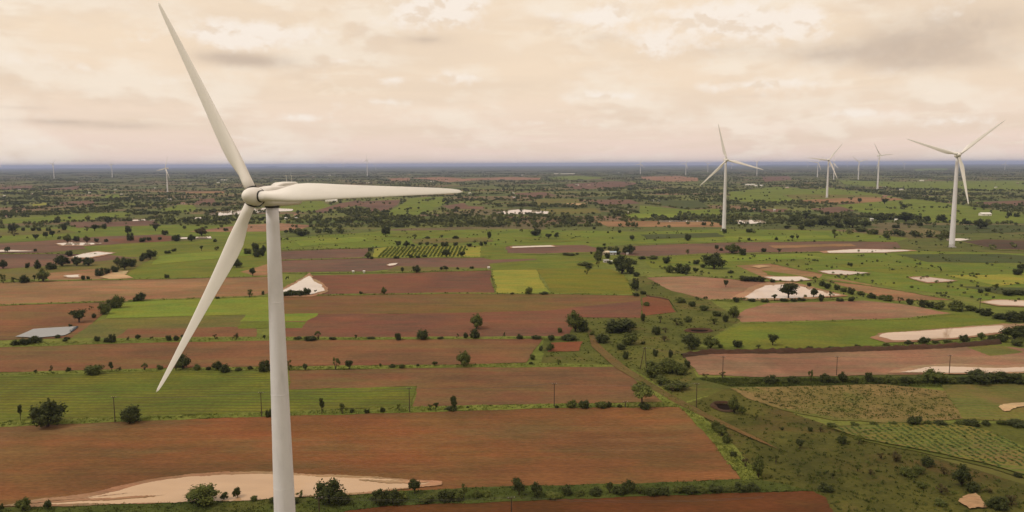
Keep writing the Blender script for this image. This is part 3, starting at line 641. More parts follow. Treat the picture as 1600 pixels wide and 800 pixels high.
ME_DOOR = MB(); ME_DOOR.box((0, -2.7, 2.5), (.95, .22, 2.2)); ME_DOOR.box((0, -3.2, .7), (1.3, 1.0, 1.4)); ME_DOOR = ME_DOOR.me('tower_door', STEEL)
ME_YAW = lathe('yaw_ring', [(1.5, TH - .02), (1.62, TH + .02), (1.62, TH + .3), (1.5, TH + .34)], DARKM, 32)
# nacelle in hub coordinates (y = 0 at the rotor plane, nose towards -y)
ME_NAC = loft_box('nacelle', [(1.5, 1.35, -1.3, 1.4, 2.2), (1.8, 1.75, -1.85, 1.9, 3), (4.5, 1.95, -2.4, 2.15, 5), (8.5, 2.0, -2.5, 2.25, 6), (11.5, 1.98, -2.5, 2.45, 6), (14.2, 1.9, -2.45, 2.5, 6), (15.0, 1.7, -2.1, 2.2, 5)], WHITE)
ME_COOL = loft_box('roof_fairing', [(6.8, 1.0, 2.0, 2.3, 3), (8.4, 1.45, 2.0, 2.9, 4), (11, 1.5, 2.0, 3.0, 4), (13.4, 1.45, 2.0, 2.95, 4), (14.2, 1.2, 2.0, 2.6, 3)], WHITE, 16)
mm = MB(); mm.tube([(0, 0, 0), (0, 0, 1.5)], .06, 6); mm.tube([(-.22, 0, 1.5), (.22, 0, 1.5)], .05, 5); ME_MAST = mm.me('wind_sensor', STEEL)
ME_HUB = lathe('spinner', [(.05, -3.3), (.5, -3.2), (1.0, -2.85), (1.45, -2.25), (1.8, -1.5), (2.0, -.6), (2.05, .3), (2.02, 1.0), (1.85, 1.35), (1.4, 1.45)], WHITE, 36, 'y')
ME_RING = lathe('root_ring', [(1.17, 1.75), (1.33, 1.78), (1.35, 1.98), (1.22, 2.04), (1.16, 2.04)], DARKM, 28)
ME_SEAL = lathe('hub_seal', [(1.5, 1.4), (1.95, 1.42), (1.95, 1.62), (1.5, 1.64)], DARKM, 32, 'y')
TILT = R_(6)
def turbine(base, hub_h, Rr, psi, phi, label, over=7.6, small=False, bw=1.0):
    sr = Rr / RB; sh = hub_h / 90.0; st = (sr + sh) / 2
    root = empty('wind_turbine', base); root.rotation_euler.z = -R_(psi)
    tag(root, label, 'wind turbine', 'wind turbines on the plain')
    t = link('tower', ME_TOWER, root); t.scale = (st, st, (hub_h - 2.75 * sr) / TH)
    if not small:
        for sm in ME_SEAM: link('flange_seam', sm, t)
        link('foundation', ME_FOOT, root).scale = (st, st, st)
        d = link('door', ME_DOOR, root); d.scale = (st, st, st)
        y = link('yaw_ring', ME_YAW, root); y.scale = (sr, sr, (hub_h - 2.75 * sr) / TH)
    hubM = Matrix.Translation((0, -over * sr, hub_h)) @ Matrix.Rotation(-TILT, 4, 'X') @ Matrix.Scale(sr, 4)
    nM = Matrix.Translation((0, -over * sr, hub_h)) @ Matrix.Scale(sr, 4)
    def place(o, m): o.matrix_basis = m
    n = link('nacelle', ME_NAC, root); place(n, nM)
    if not small:
        c = link('roof_fairing', ME_COOL, n)
        for px in (-.75, .75):
            q = link('wind_sensor', ME_MAST, n); q.location = (px, 12.2, 2.9)
    h = link('spinner', ME_HUB, root); place(h, hubM)
    if not small: link('hub_seal', ME_SEAL, h)
    for k in range(3):
        b = link('blade', ME_BLADE, root); place(b, hubM @ Matrix.Rotation(R_(phi + 120 * k), 4, 'Y') @ Matrix.Diagonal((bw, bw, 1, 1)))
        if not small: link('root_ring', ME_RING, b)
    return root
# the large turbine in front
MAIN_PSI = 22.0; OVER = 5.87
hub = at_depth(397, 307, 170.0); ps = R_(MAIN_PSI)
base = Vector((hub.x + OVER * math.sin(ps), hub.y + OVER * math.cos(ps), 0))
turbine(base, hub.z, 52.0, MAIN_PSI, 88.5, 'large white wind turbine in the foreground, tower cut by the lower edge', OVER)
def far_turbine(hx, hy, bx, by, Rpx, psi, phi, label, small=True, bw=1.0):
    hor = 257 - .0045 * (bx - 800)
    by = max(by, hor + 4.5)
    g = G(bx, by); k = g.y / F
    d = at_depth(hx, hy, g.y)
    Rm = Rpx * k
    return turbine(g, d.z, Rm, psi, phi, label, 7.6 if not small else 6.0, small, bw)
FT = [
 (1495,242,1487,386, 78, 20, 49, 'white turbine at the right with three blades spread, nearest after the large one', False, 1.0),
 (1133,250,1131,360, 57, 5, 106, 'white turbine right of centre with one blade nearly upright', False, 1.0),
 (1294,250,1292,309, 31.5, 12, 37, 'white turbine left of the pair on the right, standing in green fields', False, 1.05),
 (1372,243,1371,297, 23, -20, 86, 'white turbine standing behind the slanting tree row', True, 1.1),
 (1341,253,1341,281, 14, 10, 70, 'small turbine between two taller ones, behind a green field', True, 1.2),
 (1304,256,1302.5,281, 13, 65, 3, 'small edge-on turbine just behind a white tower on the right', True, 1.2),
 (1277,254,1277,278, 13, 15, 40, 'small turbine with a blade pointing left, left of a taller tower', True, 1.2),
 (1182,253,1182.5,275, 11, 55, 55, 'small far turbine beyond the right blade of the centre turbine', True, 1.2),
 (1001,256,1000.5,273, 9, 20, 15, 'lone small turbine standing at the reddish far field in the centre', True, 1.3),
 (573,250,574,276, 10, 45, 2, 'small far turbine above the right blade of the large one', True, 1.3),
 (260,263,262,301, 20, 30, 19, 'white turbine at the left with one blade hanging right of its tower', True, 1.1),
 (83,256,84.5,279, 11, 15, 45, 'far turbine at the left with its hub on the skyline', True, 1.2),
 (174,257,175.5,278, 11, 50, 20, 'pale far turbine second from the left edge', True, 1.2),
 (-4,244,-3,296, 25, 15, 17, 'turbine mostly outside the left edge, one blade tip showing', True, 1.1),
 (1071.7,256,1071.5,274, 9, 40, 30, 'pale far turbine left of the centre turbine', True, 1.3),
 (1106.5,256,1106,269, 7, 30, 70, 'tiny turbine directly left of the centre tower', True, 1.4),
 (1143,256,1143,264, 5, 30, 10, 'tiny turbine directly right of the centre tower', True, 1.5),
 (1262,254,1262,262, 5, 30, 50, 'tiny skyline turbine left of the small pair on the right', True, 1.5),
 (1324,254,1324,261, 4, 30, 20, 'tiny skyline turbine left of the small middle turbine', True, 1.5),
 (1349,254,1349,260.5, 4, 30, 90, 'tiny skyline turbine just right of the small middle turbine', True, 1.5),
 (1355,254,1355,261, 4, 30, 60, 'tiny skyline turbine left of the turbine behind the tree row', True, 1.5),
 (1394,253,1394,260, 4, 30, 30, 'tiny skyline turbine, leftmost of four in a row', True, 1.5),
 (1403.5,253,1403.5,260, 4, 30, 100, 'tiny skyline turbine, second of four in a row', True, 1.5),
 (1410.5,253,1410.5,259.5, 4, 30, 45, 'tiny skyline turbine, third of four in a row', True, 1.5),
 (1413,256,1413,264, 4.5, 30, 75, 'tiny turbine below the skyline, rightmost of four', True, 1.5),
 (1570,256,1570,266, 5.5, 30, 15, 'tiny far turbine at the right edge beyond the right turbine', True, 1.4),
 (587,257,587,266, 5, 30, 35, 'tiny far turbine right of the one above the large blade', True, 1.4),
 (537,257,537,264, 4, 30, 80, 'tiny far turbine left of the one above the large blade', True, 1.5),
 (345,257,345,264, 4, 30, 65, 'tiny far turbine left of the upper blade root', True, 1.5),
]
for a in FT: far_turbine(*a)

# ------------------------------------------------------------------ trees and shrubs
def leaf_mat(name, c1, c2, c3):
    m, b = new_mat(name)
    P = b.n('ShaderNodeTexCoord').outputs['Object']; rnd = b.n('ShaderNodeObjectInfo').outputs['Random']
    n = b.noise(P, 3.0, 3, .6); n2 = b.noise(P, 14.0, 2, .6)
    c = b.mix(b.ss(n, .35, .65), c1, c2); c = b.mix(b.ss(n2, .45, .75, 0, .6), c, c3)
    c = b.mix(b.m('MULTIPLY', rnd, .45), c, b.mix(1.0, c, (.75, .72, .62), 'MULTIPLY'))
    p = b.n('ShaderNodeBsdfPrincipled'); b.put(p.inputs['Base Color'], c); p.inputs['Roughness'].default_value = .7; p.inputs['Specular IOR Level'].default_value = .15
    tr = b.n('ShaderNodeBsdfTranslucent'); b.put(tr.inputs[0], c)
    mx = b.n('ShaderNodeMixShader'); mx.inputs[0].default_value = .2; b.nt.links.new(p.outputs[0], mx.inputs[1]); b.nt.links.new(tr.outputs[0], mx.inputs[2])
    o = b.n('ShaderNodeOutputMaterial'); b.nt.links.new(mx.outputs[0], o.inputs[0])
    return m
LEAF = {'dark': leaf_mat('leaf_dark', lin(68, 74, 36), lin(50, 58, 29), lin(100, 104, 52)),
        'mid': leaf_mat('leaf_mid', lin(90, 96, 44), lin(70, 80, 38), lin(120, 122, 60)),
        'light': leaf_mat('leaf_light', lin(108, 114, 54), lin(88, 98, 44), lin(130, 130, 66)),
        'dry': leaf_mat('leaf_dry', lin(92, 82, 48), lin(76, 72, 42), lin(116, 104, 66))}
BARK, bb = new_mat('bark'); finish(BARK, bb, bb.mix(bb.noise(bb.n('ShaderNodeTexCoord').outputs['Object'], 9, 3), lin(70, 56, 44), lin(48, 38, 30)), .95)
ICO = None
def ico(sub):
    bm = bmesh.new(); bmesh.ops.create_icosphere(bm, subdivisions=sub, radius=1)
    v = [tuple(x.co) for x in bm.verts]; f = [tuple(q.index for q in p.verts) for p in bm.faces]; bm.free(); return v, f
IV, IF_ = ico(2)
def leaves(rnd, lobes, n, size, core=.66):
    """leaf clumps spread through the outer part of several lobes, with a rough inner mass"""
    v, f = [], []
    tot = sum(r[0] * r[2] for _, r in lobes)
    for c, r in lobes:
        n0 = len(v); ph = rnd.uniform(0, 9)
        if core:
            for x, y, z in IV:
                k = core * (1 + .2 * math.sin(5 * x + ph) * math.sin(6 * y + ph) + .16 * math.sin(8 * z + ph * 2) + rnd.uniform(-.14, .14))
                v.append((c[0] + x * r[0] * k, c[1] + y * r[1] * k, max(.0, c[2] + z * r[2] * k)))
            f += [tuple(n0 + i for i in q) for q in IF_]
        for _ in range(int(n * r[0] * r[2] / tot)):
            d = Vector((rnd.gauss(0, 1), rnd.gauss(0, 1), rnd.gauss(0, 1))).normalized()
            k = rnd.uniform(.62, 1.12) if rnd.random() < .85 else rnd.uniform(1.05, 1.35)
            p = Vector((c[0] + d.x * r[0] * k, c[1] + d.y * r[1] * k, c[2] + d.z * r[2] * k))
            if p.z < .01: continue
            nrm = (d + Vector((rnd.gauss(0, .6), rnd.gauss(0, .6), rnd.gauss(0, .6) + .25))).normalized()
            a = nrm.orthogonal().normalized(); a.rotate(Matrix.Rotation(rnd.uniform(0, 6.28), 3, nrm)); bq = nrm.cross(a)
            s1 = size * rnd.uniform(.6, 1.35); s2 = s1 * rnd.uniform(.5, .9)
            m0 = len(v)
            v += [tuple(p - a * s1), tuple(p + bq * s2 - nrm * s1 * .2), tuple(p + a * s1), tuple(p - bq * s2 - nrm * s1 * .2)]
            f.append((m0, m0 + 1, m0 + 2, m0 + 3))
    return v, f
def make_kind(kind, seed, col):
    """unit plant (width 1, height 1): crown mesh and trunk mesh"""
    rnd = random.Random(seed); tb = MB(); lobes = []
    if kind == 'round':
        for _ in range(9):
            a = rnd.uniform(0, 6.28); q = rnd.uniform(.12, .33); z = rnd.uniform(.36, .82)
            lobes.append(((q * math.cos(a), q * math.sin(a), z), (rnd.uniform(.11, .23), rnd.uniform(.11, .23), rnd.uniform(.1, .19))))
        lobes.append(((0, 0, .58), (.3, .3, .3)))
        tb.tube([(0, 0, 0), (.01, 0, .2), (.0, .01, .45)], [.045, .035, .02], 7)
        for k in range(4):
            a = k * 1.57 + rnd.uniform(-.4, .4); tb.tube([(0, 0, .2), (.12 * math.cos(a), .12 * math.sin(a), .38), (.24 * math.cos(a), .24 * math.sin(a), .55)], [.024, .018, .008], 5)
        v, f = leaves(rnd, lobes, 1000, .044)
    elif kind == 'broad':
        for k in range(8):
            a = k * .785 + rnd.uniform(-.3, .3); q = rnd.uniform(.22, .34); z = rnd.uniform(.3, .62)
            lobes.append(((q * math.cos(a), q * math.sin(a), z), (rnd.uniform(.12, .22), rnd.uniform(.12, .22), rnd.uniform(.14, .28))))
        lobes.append(((0, 0, .52), (.27, .27, .38)))
        lobes.append(((rnd.uniform(-.15, .15), rnd.uniform(-.15, .15), .82), (.15, .15, .16)))
        tb.tube([(0, 0, 0), (.01, .01, .4)], [.045, .025], 7)
        for k in range(5):
            a = k * 1.26; tb.tube([(0, 0, .06), (.16 * math.cos(a), .16 * math.sin(a), .3), (.3 * math.cos(a), .3 * math.sin(a), .5)], [.022, .016, .008], 5)
        v, f = leaves(rnd, lobes, 1000, .044)
    elif kind == 'umbrella':
        for k in range(11):
            a = rnd.uniform(0, 6.28); q = rnd.uniform(.08, .38); z = .86 - q * .55 + rnd.uniform(-.05, .05)
            lobes.append(((q * math.cos(a), q * math.sin(a), z - .06), (rnd.uniform(.14, .2), rnd.uniform(.14, .2), rnd.uniform(.1, .16))))
        tb.tube([(0, 0, 0), (.02, 0, .25), (-.01, .01, .42)], [.035, .028, .024], 7)
        for c, r in lobes: tb.tube([(0, 0, .33 + rnd.uniform(0, .1)), (c[0] * .5, c[1] * .5, .55), (c[0], c[1], c[2])], [.018, .012, .006], 5)
        v, f = leaves(rnd, lobes, 1000, .04, .55)
    elif kind == 'tall':
        for k in range(9):
            z = rnd.uniform(.42, .86); q = rnd.uniform(.05, .34); a = rnd.uniform(0, 6.28)
            lobes.append(((q * math.cos(a), q * math.sin(a), z), (rnd.uniform(.15, .26), rnd.uniform(.15, .26), rnd.uniform(.07, .13))))
        tb.tube([(0, 0, 0), (.02, 0, .3), (0, 0, .8)], [.06, .05, .015], 6)
        for k in range(4):
            a = k * 1.57; tb.tube([(0, 0, .25 + .1 * k), (.25 * math.cos(a), .25 * math.sin(a), .36 + .1 * k)], [.025, .01], 5)
        v, f = leaves(rnd, lobes, 700, .05)
    elif kind == 'bush':
        for k in range(7):
            a = k * .9 + rnd.uniform(-.3, .3); q = rnd.uniform(.18, .33)
            lobes.append(((q * math.cos(a), q * math.sin(a), rnd.uniform(.2, .62)), (rnd.uniform(.11, .23), rnd.uniform(.11, .23), rnd.uniform(.14, .34))))
        lobes.append(((rnd.uniform(-.1, .1), rnd.uniform(-.1, .1), .38), (.32, .32, .42)))
        lobes.append(((rnd.uniform(-.2, .2), rnd.uniform(-.2, .2), .72), (.17, .17, .24)))
        for k in range(6):
            a = k * 1.05; tb.tube([(.02 * math.cos(a), .02 * math.sin(a), 0), (.16 * math.cos(a), .16 * math.sin(a), .35), (.26 * math.cos(a), .26 * math.sin(a), .6)], [.018, .012, .005], 5)
        v, f = leaves(rnd, lobes, 800, .052)
    else:                                              # 'sparse' open shrub
        for k in range(9):
            a = rnd.uniform(0, 6.28); q = rnd.uniform(.1, .4); z = rnd.uniform(.35, .9)
            lobes.append(((q * math.cos(a), q * math.sin(a), z), (rnd.uniform(.08, .15), rnd.uniform(.08, .15), rnd.uniform(.08, .14))))
            tb.tube([(0, 0, 0), (q * .4 * math.cos(a), q * .4 * math.sin(a), z * .5), (q * math.cos(a), q * math.sin(a), z)], [.018, .012, .004], 5)
        v, f = leaves(rnd, lobes, 520, .04, 0)
    return mesh(kind + '_crown', v, f, LEAF[col]), tb.me(kind + '_trunk', BARK), (v, f, tb)
PROTO = {}
def proto(kind, col, var):
    k = (kind, col, var)
    if k not in PROTO:
        crown, trunk, (v, f, tb) = make_kind(kind, abs(hash(kind + col)) % 1 + var * 17 + len(kind) * 3 + len(col), col)
        n = len(v); j = mesh(kind, v + [tuple(q) for q in tb.v], f + [tuple(i + n for i in q) for q in tb.f], LEAF[col])
        j.materials.append(BARK)
        j.polygons.foreach_set('material_index', [0] * len(f) + [1] * len(tb.f))
        PROTO[k] = (crown, trunk, j)
    return PROTO[k]
ORD = ordn + ['twenty-' + o for o in ordn[:9]] + ['thirtieth'] + ['thirty-' + o for o in ordn[:9]] + ['fortieth'] + ['forty-' + o for o in ordn[:9]] + ['fiftieth'] + ['fifty-' + o for o in ordn[:9]]
T_, S_ = 'tree', 'shrub'
KIND = {'r': ('round', 'dark', T_, 'round dark'), 'b': ('broad', 'mid', T_, 'spreading green'), 'u': ('umbrella', 'light', T_, 'flat-topped'), 't': ('tall', 'dark', T_, 'slender dark'),
        'B': ('broad', 'dark', T_, 'dense dark'), 's': ('bush', 'mid', S_, 'leafy green'), 'd': ('bush', 'dark', S_, 'dark'), 'l': ('bush', 'light', S_, 'light green'),
        'o': ('sparse', 'mid', S_, 'open'), 'y': ('sparse', 'dry', S_, 'dry brownish'), 'x': ('broad', 'dry', T_, 'brownish')}
ROWS = {
 'along the hedge at the bottom edge': [(2,797,8,12,'d'),(38,799,24,22,'b'),(76,797,15,18,'r'),(315,786,56,32,'b'),(350,783,12,15,'r'),(371,779,16,19,'r'),(397,784,14,10,'s'),(470,778,18,11,'o'),(515,788,44,38,'B'),(538,790,22,20,'B'),(594,789,28,28,'B'),(614,789,27,26,'B'),(628,782,18,16,'l'),(648,772,20,25,'r'),(668,785,26,12,'s'),(695,784,28,20,'d'),(712,782,26,18,'s'),(724,780,18,24,'o'),(745,778,20,12,'s'),(760,776,18,9,'l'),
   (811,776,21,27,'r'),(838,776,21,24,'B'),(865,778,26,10,'l'),(886,774,22,15,'d'),(905,775,20,10,'s'),(930,774,22,12,'d'),(953,772,14,20,'t'),(968,773,22,13,'d'),(982,771,23,22,'B'),(1000,773,22,16,'o'),(1018,774,26,14,'d'),(1036,773,26,13,'d'),(1060,770,24,13,'s'),(1078,771,24,12,'d'),(1095,770,24,11,'s'),(1118,769,26,12,'d'),(1140,768,22,10,'s'),(1158,768,28,12,'d'),(1176,767,24,11,'d'),(430,786,20,10,'d'),(455,788,26,12,'d')],
 'on the grass balk with the power poles': [(32,657,7,25,'t'),(75,667,48,38,'B'),(204,661,32,27,'d'),(420,652,13,15,'d'),(503,648,11,26,'t'),(535,648,15,17,'o'),(550,646,8,8,'s'),(573,646,11,8,'d'),(598,645,9,9,'d'),(624,643,7,13,'o'),(672,641,9,9,'o'),(681,642,9,14,'t'),(709,640,11,23,'r'),(706,641,22,7,'d'),(731,638,6,4,'s'),(893,637,19,11,'s'),(912,638,20,15,'d'),(940,637,22,10,'s'),(952,637,9,9,'d'),(1003,634,48,37,'u'),(1007,639,26,9,'d'),(870,638,8,5,'s'),(968,637,10,6,'s')],
 'on the balk below the long brown strip': [(56,585,5,7,'t'),(80,583,8,12,'y'),(107,581,8,8,'s'),(147,585,34,18,'s'),(175,581,10,15,'t'),(186,581,12,8,'y'),(226,579,15,12,'o'),(250,578,12,8,'s'),(286,577,27,23,'B'),(308,579,13,10,'s'),(326,579,10,7,'s'),(340,579,15,14,'B'),(352,582,18,13,'d'),(372,580,12,6,'s'),(391,578,10,7,'s'),(414,581,21,21,'d'),(452,579,10,16,'o'),(477,579,10,12,'r'),(524,578,16,17,'o'),(546,577,13,14,'r'),(595,575,7,8,'o'),(613,575,12,6,'s'),(628,576,12,8,'s'),(653,573,6,5,'s'),(679,572,11,8,'t'),(725,573,24,27,'b'),(830,570,8,5,'s'),(872,570,11,9,'o')],
 'on the balk above the long brown strip': [(24,540,14,10,'d'),(40,539,20,12,'d'),(55,537,18,12,'B'),(102,534,10,5,'s'),(152,534,10,10,'d'),(166,536,8,10,'d'),(176,536,12,15,'d'),(200,533,7,7,'o'),(215,531,10,9,'r'),(238,533,7,7,'y'),(264,533,12,11,'d'),(276,533,10,9,'d'),(286,531,7,9,'t'),(337,531,9,9,'y'),(369,532,13,11,'y'),(413,531,5,8,'t'),(465,531,14,5,'d'),(485,532,22,7,'d'),(498,531,12,13,'o'),(520,531,14,5,'s'),(556,531,5,9,'t'),(580,530,14,4,'s'),(622,532,14,12,'d'),(660,531,22,17,'d'),(688,530,12,4,'d'),(715,530,5,9,'o'),(728,529,9,9,'d'),(745,514,26,24,'b'),(742,529,17,15,'d'),(788,530,5,12,'o'),(812,530,12,9,'d'),(838,530,20,7,'d'),(862,532,12,9,'d')],
 'in the scrubland by the dirt track': [(899,518,30,30,'b'),(912,518,18,18,'d'),(889,531,28,7,'d'),(860,548,12,14,'s'),(832,562,10,8,'s'),(845,548,8,8,'s'),(970,518,50,20,'d'),(942,535,28,13,'d'),(984,538,30,18,'s'),(970,546,17,11,'d'),(955,520,20,14,'d'),(1004,502,9,14,'d'),(1025,523,16,14,'d'),(1032,505,10,11,'o'),(1058,508,22,13,'o'),(1075,503,14,8,'s'),(1038,534,14,9,'y'),(1005,538,8,5,'d'),(1063,473,18,9,'s'),(1081,479,13,9,'d'),(1100,485,18,10,'s'),(1120,494,16,9,'s'),(1133,503,11,11,'d'),(1146,496,20,20,'b'),(1116,507,20,12,'o'),(1080,545,27,23,'B'),(1110,545,27,21,'b'),(1152,543,20,13,'d'),(1185,545,8,6,'t'),(978,561,12,14,'d'),(1024,557,9,12,'d'),(1048,559,9,13,'d'),(1020,588,36,24,'s'),(1045,582,34,22,'s'),(1063,585,26,16,'s'),(1035,600,26,13,'s'),(1058,608,36,14,'s'),(1074,576,12,16,'d'),(993,452,13,20,'d'),(1005,460,11,6,'s'),(994,463,12,6,'d'),(1040,520,14,8,'y'),(1010,478,12,7,'s'),(1050,612,12,8,'y'),(988,512,14,9,'s'),(925,524,12,8,'s'),(875,520,10,8,'s'),(1125,543,12,6,'s')],
 'in the hedge below the pink field': [(1178,599,16,10,'s'),(1203,598,26,12,'d'),(1222,598,16,8,'s'),(1240,598,20,10,'d'),(1267,597,13,17,'o'),(1289,598,17,15,'d'),(1303,599,16,9,'d'),(1316,598,13,17,'B'),(1334,599,20,11,'s'),(1356,598,13,18,'r'),(1372,599,20,10,'d'),(1392,599,22,12,'s'),(1415,599,22,13,'d'),(1436,599,22,12,'s'),(1458,598,34,23,'b'),(1484,599,22,11,'s'),(1508,599,22,10,'d'),(1532,598,44,22,'B'),(1560,598,34,20,'B'),(1588,599,30,18,'d'),(1129,591,11,12,'o'),(1104,590,14,6,'y')],
 'on the bank above the pink field': [(1207,540,18,20,'r'),(1232,548,14,6,'s'),(1264,546,12,6,'d'),(1300,546,14,5,'s'),(1340,544,12,6,'d'),(1385,541,14,6,'s'),(1420,538,14,6,'d'),(1443,539,16,14,'B'),(1462,537,12,5,'s'),(1480,536,14,6,'s'),(1507,536,15,15,'B'),(1533,530,13,12,'b'),(1550,534,16,10,'d'),(1566,534,22,12,'d'),(1585,530,32,22,'B'),(1600,527,26,20,'B'),(1590,540,26,10,'s')],
 'along the slanting hedge on the right': [(1292,451,12,9,'d'),(1308,453,12,9,'d'),(1285,447,12,8,'d'),(1330,460,14,11,'d'),(1318,456,12,7,'s'),(1345,461,12,7,'s'),(1362,466,14,9,'d'),(1378,468,13,7,'s'),(1388,470,17,10,'s'),(1405,473,14,8,'y'),(1421,476,15,10,'d'),(1443,480,15,12,'d'),(1455,481,14,10,'d'),(1467,483,22,13,'s'),(1494,485,26,15,'s'),(1517,486,16,10,'s'),(1530,489,14,8,'d'),(1540,493,20,11,'d'),(1562,498,22,10,'d'),(1585,503,34,18,'d'),(1600,503,24,16,'B'),(1532,458,9,7,'d'),(1543,456,10,7,'d'),(1555,454,13,12,'o'),(1575,462,18,9,'d'),(1592,461,18,9,'d')],
 'beside the pale pond on the right': [(1232,466,31,22,'r'),(1210,470,9,11,'t'),(1271,465,13,15,'r'),(1283,471,10,12,'d'),(1298,466,10,13,'o'),(1252,470,14,5,'d'),(1264,448,8,7,'d'),(1274,442,12,11,'o'),(1225,471,14,5,'s'),(1240,471,12,5,'d'),(1312,471,12,6,'d'),(1330,471,12,8,'d'),(1150,472,14,9,'d'),(1134,449,9,12,'r'),(1165,439,22,9,'d'),(1178,440,18,9,'d'),(1190,441,12,11,'d'),(1207,442,10,6,'d'),(1175,471,14,5,'s'),(1195,472,14,5,'d')],
 'on the lower right slope': [(1118,674,14,20,'b'),(1128,682,18,20,'b'),(1135,694,14,18,'s'),(1147,646,20,25,'b'),(1160,648,13,14,'b'),(1181,657,8,11,'o'),(1146,714,12,9,'d'),(1165,731,18,14,'y'),(1185,748,22,36,'b'),(1212,725,9,14,'o'),(1250,701,13,16,'r'),(1246,744,12,12,'o'),(1301,748,9,11,'t'),(1290,767,28,12,'d'),(1266,674,9,8,'d'),(1282,675,12,9,'y'),(1315,693,16,13,'d'),(1342,693,18,13,'u'),(1340,737,10,12,'o'),(1377,717,12,10,'y'),(1400,722,15,18,'x'),(1418,743,26,14,'s'),(1450,729,24,15,'d'),(1435,740,22,12,'s'),(1475,742,20,12,'y'),(1502,760,28,38,'B'),(1520,768,24,14,'d'),(1470,770,28,12,'y'),(1560,795,34,22,'d'),(1590,745,16,8,'d'),(1470,790,22,10,'s'),(1222,672,6,5,'d'),(1360,742,14,8,'y'),(1440,762,20,9,'s'),(1580,790,24,16,'y'),(1545,770,16,8,'y')],
 'in the hedge above the slanting rows': [(1428,664,30,13,'d'),(1450,664,14,8,'s'),(1470,665,22,9,'d'),(1500,665,18,8,'s'),(1517,666,26,11,'d'),(1540,665,16,9,'d'),(1565,664,20,8,'s'),(1590,666,34,10,'d'),(1365,665,16,7,'s'),(1300,668,18,7,'s'),(1335,666,16,7,'s'),(1395,664,14,6,'s')],
 'among the fields at the left': [(124,504,24,19,'r'),(110,510,7,4,'s'),(163,491,22,17,'s'),(174,482,16,14,'s'),(185,481,22,22,'s'),(220,470,19,14,'B'),(212,471,10,8,'d'),(390,465,17,14,'o'),(340,467,8,4,'s'),(261,435,9,7,'d'),(370,418,17,14,'B'),(395,432,13,14,'r'),(5,420,14,14,'B'),(43,419,8,9,'d'),(59,420,11,14,'d'),(80,421,16,10,'d'),(97,416,24,16,'B'),(78,419,10,10,'o'),(120,415,18,13,'B'),(138,415,18,13,'B'),(5,443,14,16,'o'),(22,442,11,9,'o'),(38,442,16,13,'d'),(54,440,5,11,'t'),(68,440,22,19,'b'),(130,438,7,8,'d'),(138,437,6,6,'s'),(156,431,16,12,'d'),(168,428,14,11,'d'),(180,426,14,10,'d'),(195,421,18,18,'B'),(205,417,14,14,'d'),(183,415,14,12,'b'),(235,405,18,14,'B'),(222,408,10,8,'d'),(105,531,10,5,'s'),(90,528,10,5,'s'),(225,404,12,9,'d'),(147,497,8,8,'s'),(142,485,8,7,'o'),(400,394,14,14,'d'),(398,388,10,8,'d')],
 'on the far fields at the left': [(19,361,12,13,'d'),(22,369,14,9,'y'),(56,375,9,10,'r'),(72,372,9,9,'r'),(82,370,9,9,'r'),(100,360,9,11,'d'),(36,361,6,6,'d'),(52,361,8,6,'d'),(61,361,8,6,'d'),(76,361,8,6,'d'),(148,361,11,10,'r'),(163,358,8,9,'d'),(169,349,10,10,'B'),(136,361,10,8,'y'),(200,367,11,14,'r'),(204,376,13,13,'d'),(243,361,11,11,'r'),(258,367,11,8,'d'),(106,379,12,13,'b'),(120,377,12,9,'d'),(136,379,11,11,'x'),(151,378,8,6,'d'),(166,378,7,5,'d'),(223,378,13,7,'d'),(233,376,8,6,'d'),(250,375,7,5,'d'),(275,377,15,10,'d'),(299,377,13,11,'B'),(315,368,20,12,'x'),(336,378,7,5,'d'),(353,361,9,5,'d'),(315,392,6,8,'t'),(108,400,14,9,'d'),(55,394,6,5,'r'),(262,396,11,5,'d'),(272,393,10,5,'s'),(387,397,14,9,'s'),(340,389,5,4,'d'),(92,365,6,5,'y'),(43,375,5,5,'o')],
 'around the orchard and the red field': [(600,460,10,11,'b'),(564,460,7,5,'s'),(455,462,20,9,'d'),(468,462,20,10,'d'),(480,461,14,11,'d'),(447,463,12,8,'d'),(494,459,6,6,'o'),(629,426,7,8,'r'),(651,426,12,11,'B'),(690,423,6,7,'r'),(697,423,8,8,'r'),(715,421,5,4,'s'),(737,420,8,4,'d'),(575,404,13,11,'b'),(581,405,6,5,'d'),(622,386,11,9,'r'),(635,386,13,10,'B'),(645,385,7,4,'s'),(667,385,7,6,'r'),(680,385,9,4,'s'),(695,385,14,8,'d'),(712,384,9,6,'d'),(733,385,10,5,'d'),(752,384,6,7,'d'),(759,384,8,7,'r'),(774,384,3,4,'t'),(698,402,15,12,'r'),(722,402,11,9,'r'),(642,403,9,6,'d'),(653,403,9,4,'d'),(664,402,8,4,'d'),(620,404,10,4,'d'),(826,460,12,11,'l'),(850,460,16,4,'s'),(800,460,8,3,'s'),(917,429,10,12,'o'),(603,370,19,16,'r'),(648,374,12,8,'o'),(668,373,9,4,'s'),(690,372,6,5,'r'),(712,373,12,5,'d'),(765,372,7,11,'d'),(471,369,18,9,'d'),(465,364,10,8,'d'),(448,377,10,6,'o'),(410,400,10,11,'d'),(402,402,12,12,'d'),(412,392,9,9,'d'),(450,441,7,9,'o'),(411,461,5,7,'d')],
